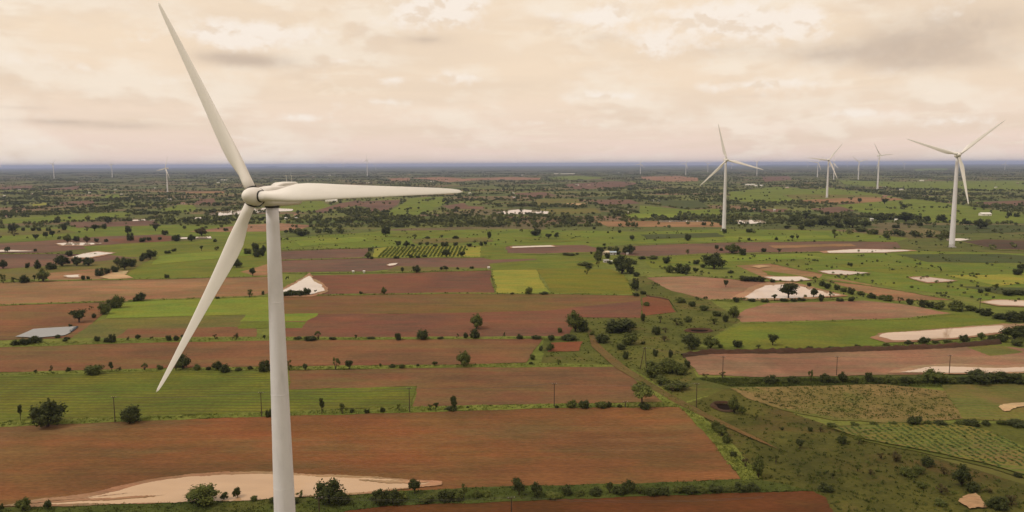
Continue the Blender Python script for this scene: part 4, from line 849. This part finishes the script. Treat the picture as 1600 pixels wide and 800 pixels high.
 'around the farmhouse': [(972,427,31,26,'B'),(985,428,14,12,'d'),(938,398,15,13,'d'),(934,407,17,15,'s'),(944,384,6,4,'d'),(945,391,5,6,'r'),(962,394,14,9,'s'),(983,397,19,14,'B'),(976,395,9,9,'d'),(949,404,9,9,'d'),(988,376,8,7,'r'),(990,413,14,8,'s'),(1003,405,14,5,'d'),(935,418,8,9,'y'),(915,415,24,6,'s'),(995,432,14,7,'d'),(920,419,12,5,'d'),(953,413,9,6,'s'),(966,398,8,6,'d'),(902,398,6,3,'d'),(924,397,4,4,'d'),(889,399,24,4,'s')],
 'behind the pinkish pond field': [(1116,420,30,22,'B'),(1067,427,24,17,'d'),(1047,426,20,14,'s'),(1041,412,13,11,'d'),(1088,413,12,8,'d'),(1020,405,18,5,'s'),(1075,398,10,10,'o'),(1120,391,9,8,'r'),(1144,396,22,15,'b'),(1160,399,14,12,'d'),(1127,392,7,5,'d'),(1193,394,9,7,'d'),(1178,403,8,6,'o'),(1098,418,9,6,'s'),(1142,427,10,5,'s'),(1087,424,10,6,'s'),(1075,376,13,10,'d'),(1132,364,9,7,'d'),(1171,363,13,6,'d'),(1170,376,6,5,'d'),(988,374,8,7,'d'),(840,366,14,10,'d'),(857,373,11,9,'r'),(869,373,9,9,'r'),(836,368,16,8,'d'),(815,365,8,7,'o'),(928,358,6,4,'d'),(968,364,6,5,'d'),(1100,352,8,5,'d'),(950,364,4,3,'d')],
 'in the right middle distance': [(1332,356,24,13,'r'),(1310,349,6,6,'d'),(1306,342,8,7,'r'),(1240,350,19,13,'B'),(1265,354,16,10,'d'),(1285,352,17,13,'d'),(1259,344,9,11,'t'),(1327,355,22,14,'r'),(1352,354,18,10,'B'),(1400,356,14,6,'d'),(1375,346,24,13,'B'),(1415,346,26,14,'B'),(1390,343,18,11,'d'),(1437,353,11,6,'d'),(1470,345,16,9,'d'),(1343,317,9,8,'r'),(1382,319,11,9,'r'),(1413,327,10,8,'r'),(1292,336,9,6,'d'),(1532,357,25,15,'B'),(1506,349,8,9,'d'),(1512,350,14,6,'d'),(1577,338,9,7,'d'),(1588,339,9,7,'d'),(1304,372,12,13,'o'),(1346,362,20,6,'s'),(1366,366,13,8,'s'),(1385,372,13,7,'s'),(1425,367,9,7,'d'),(1451,370,9,7,'d'),(1468,372,14,7,'s'),(1238,374,6,6,'r'),(1246,374,5,6,'r'),(1213,375,6,5,'d'),(1230,357,12,5,'s'),(1253,359,10,8,'d'),(1217,396,6,7,'t'),(1214,411,4,6,'t'),(1328,415,9,5,'d'),(1347,413,4,3,'d'),(1470,426,4,7,'t'),(1590,430,18,12,'d'),(1595,421,13,10,'d'),(1295,352,12,10,'d'),(1310,356,14,8,'d'),(1378,337,9,5,'d'),(1436,344,12,8,'d'),(1448,346,12,9,'d')],
}
NT = 0
small = sorted((wp * hp, x, y) for l in ROWS.values() for x, y, wp, hp, k in l if KIND[k][2] == S_)
SMALL = {(x, y) for _, x, y in small[:max(0, len(small) - 290)]}
sv, sf, sn = [], [], 0
for phrase, lst in ROWS.items():
    lst = sorted(lst); cnt = {T_: 0, S_: 0}
    for i, (x, y, wpx, hpx, k) in enumerate(lst):
        kind, col, cat, look = KIND[k]
        g = G(x, y); m = mpp(g)
        sw, shh = wpx * m * 1.12, hpx * m * 1.08
        rz = random.uniform(0, 6.28)
        crown, trunk, joined = proto(kind, col, i % 3)
        if cat == S_ and (x, y) in SMALL:
            co = np.empty(len(crown.vertices) * 3, dtype=np.float32); crown.vertices.foreach_get('co', co); co = co.reshape(-1, 3)
            c_, s_ = math.cos(rz), math.sin(rz)
            sv.append(np.stack([g.x + (co[:, 0] * c_ - co[:, 1] * s_) * sw, g.y + (co[:, 0] * s_ + co[:, 1] * c_) * sw, co[:, 2] * shh], 1))
            sf += [tuple(v + sn for v in p.vertices) for p in crown.polygons]; sn += len(co)
            continue
        cnt[cat] += 1
        label = f'{look} {cat}, {ORD[cnt[cat]-1]} {cat} from the left {phrase}'
        if wpx * hpx >= 150:
            r = empty(cat, g); r.rotation_euler.z = rz; r.scale = (sw * random.uniform(.9, 1.15), sw * random.uniform(.8, 1.15), shh * random.uniform(.9, 1.12))
            link('crown' if cat == T_ else 'foliage', crown, r); link('trunk' if cat == T_ else 'stem', trunk, r)
        else:
            r = link(cat, joined, None, g); r.rotation_euler.z = rz; r.scale = (sw * random.uniform(.9, 1.15), sw * random.uniform(.8, 1.15), shh * random.uniform(.9, 1.12))
        tag(r, label, cat, f'{cat}s {phrase}'); NT += 1
if sv: tag(link('small_bushes', mesh('small_bushes', np.concatenate(sv).tolist(), sf, LEAF['dark'])), 'many tiny low bushes dotted along the field edges', 'bushes', kind='stuff')

# distant trees: too many and too small to pick apart
rs = np.random.default_rng(11)
pts = []
def add_line(p0, p1, wid, dens, hmin=5, hmax=10):
    a, b = G(*p0), G(*p1); ln = (b - a).length; n = max(3, int(ln * dens))
    for _ in range(n):
        t = rs.random(); p = a.lerp(b, t)
        pts.append((p.x + rs.normal(0, wid), p.y + rs.normal(0, wid * 1.6), rs.uniform(hmin, hmax)))
groves = [((20,326),(62,327),14),((0,335),(58,335),12),((66,334),(95,336),12),((95,331),(138,330),14),((140,331),(185,327),14),((105,344),(165,344),9),((0,303),(90,305),20),((100,300),(200,302),20),((185,334),(240,336),10),
 ((240,336),(275,335),12),((250,347),(300,347),9),((320,334),(395,324),10),((325,347),(400,345),10),((440,342),(505,341),9),((545,335),(592,334),10),((575,347),(640,342),12),((440,366),(570,366),7),((640,347),(790,346),16),((560,352),(640,352),10),
 ((530,291),(620,296),26),((640,294),(720,298),22),((690,316),(750,314),12),((780,323),(840,322),10),((800,347),(930,346),12),((840,322),(930,326),12),((960,332),(975,341),8),((1005,341),(1040,342),8),((1030,302),(1095,294),24),
 ((1040,345),(1100,343),7),((1120,341),(1200,342),8),((1135,329),(1190,333),10),((1240,291),(1300,297),20),((1300,294),(1360,300),20),((1360,300),(1430,311),18),((1430,311),(1500,321),14),((1500,321),(1530,324),12),((1530,324),(1610,329),12),
 ((1400,301),(1470,306),14),((1480,313),(1545,313),10),((1270,340),(1330,341),8),((1335,341),(1480,347),8),((1230,350),(1300,353),6),((1330,366),(1480,371),5),((1360,271),(1600,273),40),((1100,272),(1330,274),40),((850,283),(1000,288),20),((640,270),(860,272),40),((100,270),(400,273),50),((400,282),(560,284),30),((1380,296),(1600,300),10),((960,354),(1015,354),5),((880,352),(930,353),6),((700,352),(800,353),9),((1550,340),(1600,341),6),((470,349),(560,347),8)]
for a, b, wd in groves: add_line(a, b, wd, .16 if a[1] > 300 else .10)
hand = np.array([(G(x, y).x, G(x, y).y) for l in ROWS.values() for x, y, *_ in l])
def proj(x, y):
    q = Vector((x, y, 0)) - CAM; z = q.dot(fw); return (800 + F * q.dot(rt) / z, 400 - F * q.dot(up) / z)
for _ in range(2100):                                # hedge lines between the far fields
    Yd = 1200 + 11500 * rs.random() ** 1.35; Xd = (rs.random() * 2 - 1) * Yd * .72
    an = rs.normal(.08, .2) + (math.pi / 2 if rs.random() < .3 else 0); ln = rs.uniform(60, 380); n = int(ln / rs.uniform(4, 13))
    for k in range(n):
        t = (rs.random() - .5) * ln
        pts.append((Xd + math.cos(an) * t + rs.normal(0, 2.2), Yd + math.sin(an) * t + rs.normal(0, 2.5), rs.uniform(1.8, 6.0)))
for _ in range(220):                                 # small groves
    Yd = 1400 + 9500 * rs.random(); Xd = (rs.random() * 2 - 1) * Yd * .72; rad = rs.uniform(15, 90)
    for k in range(int(rad * .5)): pts.append((Xd + rs.normal(0, rad), Yd + rs.normal(0, rad * .7), rs.uniform(4, 9)))
for _ in range(1300):                                # single trees
    Yd = 850 + 7000 * rs.random() ** 1.2; Xd = (rs.random() * 2 - 1) * Yd * .72
    pts.append((Xd, Yd, rs.uniform(2.5, 6.5)))
keep = []
for x, y, h in pts:
    if y < 820: continue
    p = proj(x, y)
    if p[0] < -60 or p[0] > 1660: continue
    if any(inside(p, c) for c in CLEAR) and rs.random() < .93: continue
    keep.append((x, y, h))
for _ in range(900):                                  # low scrub dotted over the meadows
    q_ = (rs.uniform(420, 1640), 352 + 120 * rs.random() ** 1.3)
    if any(inside(q_, c) for n_, c, m_, *_r in near if m_.startswith('soil')) or (q_[0] < 1000 and q_[1] > 395): continue
    g_ = G(*q_)
    for _k in range(rs.integers(1, 4)): keep.append((g_.x + rs.normal(0, 3), g_.y + rs.normal(0, 3), rs.uniform(.7, 2.2)))
keep = np.array(keep); K = len(keep)
NTRI = 26
far_tri = np.where(keep[:, 1] > 4500, 10, np.where(keep[:, 1] > 2400, 18, 40))
rep = np.repeat(np.arange(K), far_tri); N = len(rep)
d = rs.normal(size=(N, 3)); d /= np.linalg.norm(d, axis=1, keepdims=True)
hh = keep[rep, 2]; wd = hh * (.62 + .3 * ((rep * 7919) % 100) / 100)
rad = rs.uniform(.55, 1.0, N)
cen = np.stack([keep[rep, 0] + d[:, 0] * wd * rad * .8, keep[rep, 1] + d[:, 1] * wd * rad * .8, hh * .52 + d[:, 2] * hh * .42 * rad], 1)
sz = hh * np.where(far_tri[rep] == 10, .45, np.where(far_tri[rep] == 18, .36, .25))
e1 = rs.normal(size=(N, 3)); e1 /= np.linalg.norm(e1, axis=1, keepdims=True)
e2 = np.cross(e1, d + rs.normal(0, .4, (N, 3))); e2 /= np.linalg.norm(e2, axis=1, keepdims=True) + 1e-6
V = np.stack([cen + e1 * sz[:, None], cen - e1 * sz[:, None] * .6 + e2 * sz[:, None] * .8, cen - e1 * sz[:, None] * .6 - e2 * sz[:, None] * .8], 1).reshape(-1, 3)
V[:, 2] = np.maximum(V[:, 2], .02)
def big_tris(name, V, mat):
    me = bpy.data.meshes.new(name); n = len(V)
    me.vertices.add(n); me.vertices.foreach_set('co', V.astype(np.float32).ravel())
    me.loops.add(n); me.loops.foreach_set('vertex_index', np.arange(n, dtype=np.int32))
    me.polygons.add(n // 3); me.polygons.foreach_set('loop_start', np.arange(0, n, 3, dtype=np.int32)); me.polygons.foreach_set('loop_total', np.full(n // 3, 3, dtype=np.int32))
    me.update(calc_edges=True); me.validate(); me.materials.append(mat); return me
def mass_leaf(name, c1, c2, scale):
    m, b = new_mat(name); P = pos(b)
    c = b.mix(b.ss(b.noise(P, scale, 3, .6), .35, .65), c1, c2)
    return finish(m, b, c, .85, None, spec=.1)
FARLEAF = mass_leaf('far_leaf', lin(72, 78, 47), lin(100, 103, 60), .02)
tag(link('distant_trees', big_tris('distant_trees', V, FARLEAF)), 'countless dark trees and hedges over the far plain', 'trees', kind='stuff')

# grass tufts and low weeds on verges and rough ground near the camera
def tufts(name, areas, mat, label, hs=(.35, .9), free=False):
    P = []
    for poly, n in areas:
        xs = [p[0] for p in poly]; ys = [p[1] for p in poly]; c = 0
        while c < n:
            q = (rs.uniform(min(xs), max(xs)), rs.uniform(min(ys), max(ys)))
            c += 1
            if inside(q, poly) and (free or not any(inside(q, c_) for c_ in CLEAR)):
                g = G(*q); P.append((g.x, g.y))
    P = np.array(P); rep = np.repeat(np.arange(len(P)), 7); N = len(rep)
    h = rs.uniform(hs[0], hs[1], len(P))[rep] * rs.uniform(.6, 1.2, N)
    off = rs.normal(0, .45, (N, 2)) * h[:, None] * 1.1; an = rs.uniform(0, 6.28, N); wv = h * rs.uniform(.25, .5, N)
    bx, by = P[rep, 0] + off[:, 0], P[rep, 1] + off[:, 1]
    z0 = np.full(N, .02); lx, ly = rs.normal(0, .3, N) * h, rs.normal(0, .3, N) * h
    V = np.stack([np.stack([bx - np.cos(an) * wv, by - np.sin(an) * wv, z0 + h * .1], 1), np.stack([bx + np.cos(an) * wv, by + np.sin(an) * wv, z0 + h * .1], 1), np.stack([bx + lx, by + ly, h], 1)], 1).reshape(-1, 3)
    tag(link(name, big_tris(name, V, mat)), label, 'grass', kind='stuff')
TUFT = mass_leaf('tuft_leaf', lin(126, 132, 62), lin(92, 102, 46), .15); TUFTD = mass_leaf('weed_leaf', lin(88, 94, 42), lin(66, 74, 34), .12)
tufts('verge_tufts', [([(0,657),(200,653),(430,645),(643,637),(860,632),(1040,630),(1060,637),(860,638),(640,646),(430,651),(200,659),(0,668)], 9000),
  ([(0,585),(420,574),(700,571),(840,568),(960,573),(700,575),(420,580),(0,591)], 7000), ([(1058,634),(1075,634),(1190,748),(1160,752),(1100,676)], 3500), ([(0,538),(330,527),(890,526),(848,531),(420,533),(0,545)], 6000),
  ([(975,578),(1030,603),(1075,634),(1040,634)], 900), ([(1220,545),(1400,540),(1560,528),(1560,536),(1400,545),(1220,550)], 1500)], TUFT, 'grass tufts along the balks between fields')
tufts('balk_weeds', [(p, int(60 + .8 * (max(q[0] for q in p) - min(q[0] for q in p)))) for p in BALKP], mass_leaf('balk_leaf', lin(114, 120, 56), lin(80, 90, 42), .08), 'weeds on the thin balks', (.35, 1.3), True)
tufts('rough_weeds', [([(0,795),(240,787),(400,778),(640,768),(800,761),(1000,757),(1160,750),(1270,768),(1000,777),(600,792),(480,815),(0,815)], 9000), ([(1056,640),(1140,610),(1300,668),(1600,760),(1600,800),(1310,800),(1270,769),(1160,752)], 2200),
  ([(880,480),(1000,460),(1110,470),(1160,500),(1068,556),(1090,590),(1050,630),(960,572),(850,560)], 1800), ([(1090,592),(1600,590),(1600,604),(1140,604)], 5000), ([(1480,602),(1600,602),(1600,660),(1505,655)], 1500)], TUFTD, 'dark weeds on the rough ground', (.3, .8))
tufts('low_weeds', [([(1150,608),(1380,602),(1480,614),(1500,655),(1300,655),(1225,640)], 2600)], TUFTD, 'low green weeds scattered over the tan rough ground', (.3, .8), True)

# slanting crop rows at the lower right (each row a piece of its field)
field = [(1300,671),(1400,664),(1510,666),(1545,676),(1600,700),(1660,735),(1660,770),(1600,744),(1530,724),(1440,705),(1350,688)]
fo = sheet('crop_field', field, 'crop_olive', 'field of slanting dark green crop rows at the lower right', clear=False)
a, b_ = G(1475, 667), G(1600, 740); dr = (b_ - a).normalized(); nr = Vector((-dr.y, dr.x, 0))
CROPL = mass_leaf('crop_leaf', lin(80, 94, 42), lin(60, 74, 33), .2)
cs = [G(*p) for p in field]; s0, s1 = min((c - a).dot(dr) for c in cs), max((c - a).dot(dr) for c in cs); t0, t1 = min((c - a).dot(nr) for c in cs), max((c - a).dot(nr) for c in cs)
t = t0
while t < t1:
    P = []; s_ = s0
    while s_ < s1:
        q = a + dr * s_ + nr * t; px = proj(q.x, q.y)
        if inside(px, field) and rs.random() < .95 and math.sin(q.x * .11 + 3) * math.sin(q.y * .07 + 1) > -.93: P.append((q.x + rs.normal(0, .12), q.y + rs.normal(0, .12)))
        s_ += .65
    if len(P) > 4:
        P = np.array(P); rep = np.repeat(np.arange(len(P)), 6); N = len(rep)
        h = rs.uniform(.5, .95, N); d = rs.normal(0, .3, (N, 2)); an = rs.uniform(0, 6.28, N)
        c0 = np.stack([P[rep, 0] + d[:, 0], P[rep, 1] + d[:, 1], h * .75], 1)
        V = np.stack([c0 + np.stack([np.cos(an + q) * .6, np.sin(an + q) * .6, rs.normal(0, .16, N)], 1) for q in (0, 2.1, 4.2)], 1).reshape(-1, 3); V[:, 2] = np.maximum(V[:, 2], .3)
        link('crop_row', big_tris('crop_row', V, CROPL), fo)
    t += 2.5
# orchard rows
ORCHL = mass_leaf('orchard_leaf', lin(100, 108, 48), lin(80, 92, 42), .2)
orch = [(604,387.5),(730,385.5),(724,401),(588,403)]
oo = [o for o in C.objects if o.get('label') == 'grassy ground of the orchard plot'][0]
vb = PROTO[('bush', 'mid', 0)][0]
for k in range(22):
    t = (k + .5) / 22; p0 = G(604 + (730 - 604) * t, 387.5 - 2 * t); p1 = G(588 + (724 - 588) * t, 403 - 2 * t)
    ln = (p1 - p0).length; n = int(ln / 2.6); P = np.array([tuple(p0.lerp(p1, (i + .5) / n))[:2] for i in range(n)])
    rep = np.repeat(np.arange(n), 12); N = len(rep); d = rs.normal(size=(N, 3)); d /= np.linalg.norm(d, axis=1, keepdims=True)
    c0 = np.stack([P[rep, 0] + d[:, 0] * .8, P[rep, 1] + d[:, 1] * 1.3, .8 + d[:, 2] * .6], 1); e = [rs.normal(0, .5, (N, 3)) for _ in range(3)]
    link('orchard_row', big_tris('orchard_row', np.stack([c0 + q for q in e], 1).reshape(-1, 3), ORCHL), oo)

# ------------------------------------------------------------------ earth bank, pits
def ridge(name, line, hgt, wd_f, wd_b, label):
    v, f = [], []; pl = []
    for (x0, y0), (x1, y1) in zip(line, line[1:]):
        n = max(2, int((x1 - x0) / 6))
        pl += [G(x0 + (x1 - x0) * i / n, y0 + (y1 - y0) * i / n) for i in range(n)]
    pl.append(G(*line[-1]))
    for p in pl:
        h = hgt * random.uniform(.75, 1.2); j = random.uniform(-.5, .5)
        v += [(p.x, p.y - wd_f + j, .03), (p.x, p.y - wd_f * .35 + j, h * .7), (p.x, p.y + j * .5, h), (p.x, p.y + wd_b * .5, h * .8), (p.x, p.y + wd_b, .03)]
    for i in range(len(pl) - 1):
        for k in range(4): q = i * 5 + k; f.append((q, q + 5, q + 6, q + 1))
    me = mesh(name, v, f, MT['bank'], True); me.materials.append(MT['verge_dark'])
    me.polygons.foreach_set('material_index', [0 if i % 4 < 2 else 1 for i in range(len(f))])
    tag(link(name, me), label, kind='structure')
ridge('earth_bank', [(1066,558),(1110,552),(1220,551.5),(1400,546.5),(1480,543),(1562,536)], 2.3, 2.6, 4.0, 'dark eroded earth bank above the pink field')
ridge('earth_bank', [(1010,463),(1045,469),(1058,488)], 1.0, 1.5, 1.5, 'low eroded bank beside the red patch')
PITW, pb_ = new_mat('pit_shade_earth'); finish(PITW, pb_, L(34, 26, 21), .95, None, spec=.02)  # near-black earth: the shade inside a deep hole is painted into the floor
for (x, y, rx, ry, lb) in [(1131, 637, 3.6, 4.2, 'round dark pit beside the small tree on the slope'), (1092, 518, 6.0, 3.0, 'dark hollow in the scrubland left of the green field')]:
    g = G(x, y); r = empty('open_pit', g); tag(r, lb, 'pit')
    v, f = [], []; S = 22
    for rr, z in ((1.4, .02), (1.12, 1.2), (1.0, 1.1), (.92, .12)):
        for k in range(S):
            t = 6.2832 * k / S; w_ = 1 + .08 * math.sin(3 * t) ; v.append((rx * rr * w_ * math.cos(t), ry * rr * w_ * math.sin(t), z * (1.0 if math.sin(t) > -.4 else .25) + .28))
    for i in range(3):
        for k in range(S): k2 = (k + 1) % S; f.append((i * S + k, i * S + k2, (i + 1) * S + k2, (i + 1) * S + k))
    link('rim', mesh('rim', v, f, MT['bank'], True), r)
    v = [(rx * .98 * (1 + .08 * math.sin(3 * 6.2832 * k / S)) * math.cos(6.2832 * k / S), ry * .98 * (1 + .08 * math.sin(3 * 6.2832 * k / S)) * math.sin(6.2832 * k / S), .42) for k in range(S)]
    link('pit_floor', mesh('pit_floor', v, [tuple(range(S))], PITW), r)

# ------------------------------------------------------------------ power poles and wires
WOOD, wb = new_mat('weathered_wood'); finish(WOOD, wb, wb.mix(wb.noise(wb.mapv(wb.n('ShaderNodeTexCoord').outputs['Object'], (6, 6, .6)), 1, 4), lin(84, 70, 58), lin(58, 48, 40)), .9)
CER, cb2 = new_mat('ceramic'); finish(CER, cb2, (.5, .47, .44), .3, None, spec=.5)
def pole(bx, by, tx, ty, label, aframe=False, ang=0.0):
    g = G(bx, by); hgt = at_depth(tx, ty, g.y).z
    r = empty('utility_pole', g); r.rotation_euler.z = ang; tag(r, label, 'power pole', 'power poles in the fields')
    if not aframe:
        q = MB(); q.tube([(0, 0, 0), (0, 0, hgt)], [.19, .13], 8); link('shaft', q.me('shaft', WOOD), r)
    else:
        for sx in (-1, 1):
            q = MB(); q.tube([(sx * 1.5 - .6, 0, 0), (sx * .15, 0, hgt)], [.19, .14], 8); link('shaft', q.me('shaft', WOOD), r)
    q = MB(); q.box((0, .16, hgt - .35), (2.0, .12, .14)); c = link('crossarm', q.me('crossarm', WOOD), r)
    for sx in (-.85, 0, .85):
        q = MB(); q.tube([(sx, .16, hgt - .28), (sx, .16, hgt - .12), (sx, .16, hgt - .05), (sx, .16, hgt + .04)], [.03, .08, .05, .07], 6); link('insulator', q.me('insulator', CER), c)
    return g, hgt
PL = [pole(180,661,180,620,'leftmost power pole on the long grass balk'), pole(409,652,408,613,'power pole just left of the large tower'), pole(640,645,640,606,'power pole at the corner of the row crop'),
      pole(866,636,866,599,'power pole on the balk in the middle of the brown field edge'), pole(1088,638,1088,599,'power pole where the track passes the large field')]
PL2 = [pole(1007,577,1007,543,'two-legged power pole in the scrubland', True), pole(1129,592,1129,557,'power pole at the left end of the pink field'), pole(1307,587,1307,557,'power pole in the middle of the pink field'), pole(1483,585,1484,555,'power pole at the wet end of the pink field')]
pole(1531,482,1531,466,'short power pole at the slanting hedge')
pole(977,637,977,627,'short wooden post beside the flat-topped tree')
def low_pole(tx, ty, hgt, label):
    g = G(tx, ty, hgt); px = proj(g.x, g.y); return pole(px[0], px[1], tx, ty, label, ang=.2)
PL3 = [low_pole(498, 777, 9.0, 'power pole rising at the lower edge right of the large tower'), low_pole(799, 777, 9.0, 'power pole top at the middle of the lower edge')]
WIRE, wb2 = new_mat('wire'); finish(WIRE, wb2, (.12, .115, .11), .6, None, metal=.2)
def wires(lst, where):
    for n_, ((g0, h0), (g1, h1)) in enumerate(zip(lst, lst[1:])):
        for sx, wh in ((-.85, 'nearer'), (.85, 'farther')):
            q = MB(); ln = (g1 - g0).length; sag = ln * .018
            q.tube([(*(g0.lerp(g1, t).xy + Vector((sx * .5, sx * .5))), h0 + (h1 - h0) * t + .02 - sag * 4 * t * (1 - t)) for t in [i / 10 for i in range(11)]], .022, 4)
            tag(link('power_wire', q.me('power_wire', WIRE)), f'{wh} thin power wire of the {ORD[n_]} span from the left {where}', 'wire', 'wires between the power poles')
wires(PL, 'along the grass balk'); wires(PL2, 'across the pink field')
g2, h2 = PL3[1]; wires(PL3 + [(g2 + (g2 - PL3[0][0]) * 1.3, h2)], 'at the lower edge')

# ------------------------------------------------------------------ houses and sheds
def wallmat(n, c):
    m, b = new_mat(n); P = b.n('ShaderNodeTexCoord').outputs['Object']
    return finish(m, b, b.mix(b.ss(b.noise(P, .6, 4, .6), .4, .75, 0, .4), c, tuple(k * .7 for k in c)), .85)
HW = {'white': wallmat('wall_white', (.74, .70, .64)), 'cream': wallmat('wall_cream', (.62, .52, .40)), 'pink': wallmat('wall_pink', (.58, .34, .30)), 'grey': wallmat('wall_grey', (.5, .48, .46))}
HR = {'white': wallmat('roof_white', (.76, .74, .70)), 'cream': wallmat('roof_cream', (.66, .56, .42)), 'blue': wallmat('roof_blue', (.42, .50, .58)), 'red': wallmat('roof_red', (.38, .20, .15)), 'grey': wallmat('roof_grey', (.42, .41, .40))}
DOORM = wallmat('door_dark', (.10, .08, .07))
def house(x, y, wpx, hm, dep, wall, roof, label, rz=0.0, cat='house', nm='house'):
    g = G(x, y); wd_ = wpx * mpp(g); r = empty(nm, g); r.rotation_euler.z = rz; tag(r, label, cat, 'buildings on the plain')
    q = MB(); q.box((0, 0, hm * .5), (wd_, dep, hm)); link('wall', q.me('wall', HW[wall]), r)
    o = .35; a_, d_, pk = wd_ / 2 + o, dep / 2 + o, hm + dep * .22
    v = [(-a_, -d_, hm + .02), (a_, -d_, hm + .02), (a_, d_, hm + .02), (-a_, d_, hm + .02), (-a_, 0, pk), (a_, 0, pk)]
    link('roof', mesh('roof', v, [(0, 1, 5, 4), (2, 3, 4, 5), (0, 4, 3), (1, 2, 5), (0, 3, 2, 1)], HR[roof]), r)
    q = MB(); q.box((wd_ * .15, -dep / 2 - .03, min(1.0, hm * .4)), (min(1.1, wd_ * .2), .1, min(2.0, hm * .8))); link('door', q.me('door', DOORM), r)
    for sx in (-.3, .36):
        q = MB(); q.box((wd_ * sx, -dep / 2 - .03, hm * .55), (min(1.3, wd_ * .16), .08, hm * .3)); link('window', q.me('window', DOORM), r)
house(946, 398, 11, 3.0, 6, 'cream', 'cream', 'cream farmhouse with a pale roof among the trees', .15)
house(957.5, 398, 10, 2.8, 5, 'grey', 'blue', 'grey farm building with a bluish metal roof', .1)
house(947, 410, 8, 2.2, 4, 'grey', 'grey', 'low grey shed in front of the cream farmhouse', .2, 'shed', 'shed')
house(955, 410.5, 3, 1.8, 2, 'white', 'white', 'tiny white hut in front of the farm', 0, 'hut', 'hut')
house(980.5, 398, 3.2, 1.8, 2, 'white', 'white', 'tiny white hut under the tree right of the farm', 0, 'hut', 'hut')
house(569, 426.5, 2.6, 1.8, 2, 'white', 'white', 'white pump hut at the edge of the red field, right one', 0, 'hut', 'hut')
house(552, 426.5, 2.6, 1.8, 2, 'white', 'white', 'white pump hut at the edge of the red field, left one', 0, 'hut', 'hut')
house(763.5, 420.5, 3, 1.9, 2.2, 'white', 'white', 'white pump hut at the corner of the yellow field', 0, 'hut', 'hut')
for x, y, wpx, lb in [(869.5,272,7,'short white far shed'),(887,272,22,'very long white far shed'),(1172,289.5,14,'long white shed right of the centre turbine, left half'),(1186,291,13,'long white shed right of the centre turbine, right half'),(518,315,18,'white shed below the right blade of the large turbine'),(1539,337,15,'white low shed in the green field at the right'),(1440,283,6,'far shed left of the right turbine'),(350,282,10,'far white shed left of the upper blade')]:
    house(x, y, wpx, 3.6, 11, 'white', 'white', lb, -.08 if x in (1172, 1186) else 0, 'shed', 'shed')
hs = [(13,340,6),(52,304,3.5),(7,307,3),(140,302,3),(180,297,3.5),(178,302,4),(190,305,3),(242,295,3),(265,313,5),(286,319,6),(314,311,4),(297,288,3),(341,286,4),(462,338,5),(447,343,2.5),(463,343,4),(490,277,4),(515,274,4),(698,284,4),(675,284,6),(776,283,3),(816,274,3),(734,303,4),(803,310,4),(802,303,3),(800,299,3),(902,290,5),(920,289.5,5),(983,334,4),(1178,329,3),(1375,293,4),(1381.5,293,4),(1230,294,5),(1408,297,5),(1453,281,5),(1556,293.5,3),(1382,308,6),(1020,315,3),(1029,315,3),(1590,287,2),(30,297,3),(120,285,3),(575,286,4),(640,273,3),(967,270,3),(1260,284,3),(1210,330,3),(1362,345,4),(1400,346,4)]
for i, (x, y, wpx) in enumerate(sorted(hs)):
    wl, rf = [('white', 'white'), ('cream', 'red'), ('white', 'grey'), ('pink', 'white'), ('white', 'white')][i % 5] if x != 1382 else ('pink', 'red')
    house(x, y, wpx, 3.2, 5.5, wl, rf, f'small {wl} house among far trees, {ORD[i]} of them from the left', random.uniform(-.4, .4))

# ------------------------------------------------------------------ haze
q = MB(); q.box((0, 0, 84), (2 * RG + 6000, 2 * RG + 6000, 170))
hz = q.me('haze', None); m, b = new_mat('haze')
pv = b.n('ShaderNodeVolumePrincipled'); pv.inputs['Density'].default_value = 4.2e-5; pv.inputs['Color'].default_value = (.50, .61, .98, 1); pv.inputs['Anisotropy'].default_value = 0.0
o = b.n('ShaderNodeOutputMaterial'); m.node_tree.links.new(pv.outputs[0], o.inputs['Volume'])
hz.materials.append(m)
tag(link('haze', hz), 'thin pale haze over the whole plain', kind='stuff')
print('plants', NT, 'far trees', K, 'far tris', len(V))
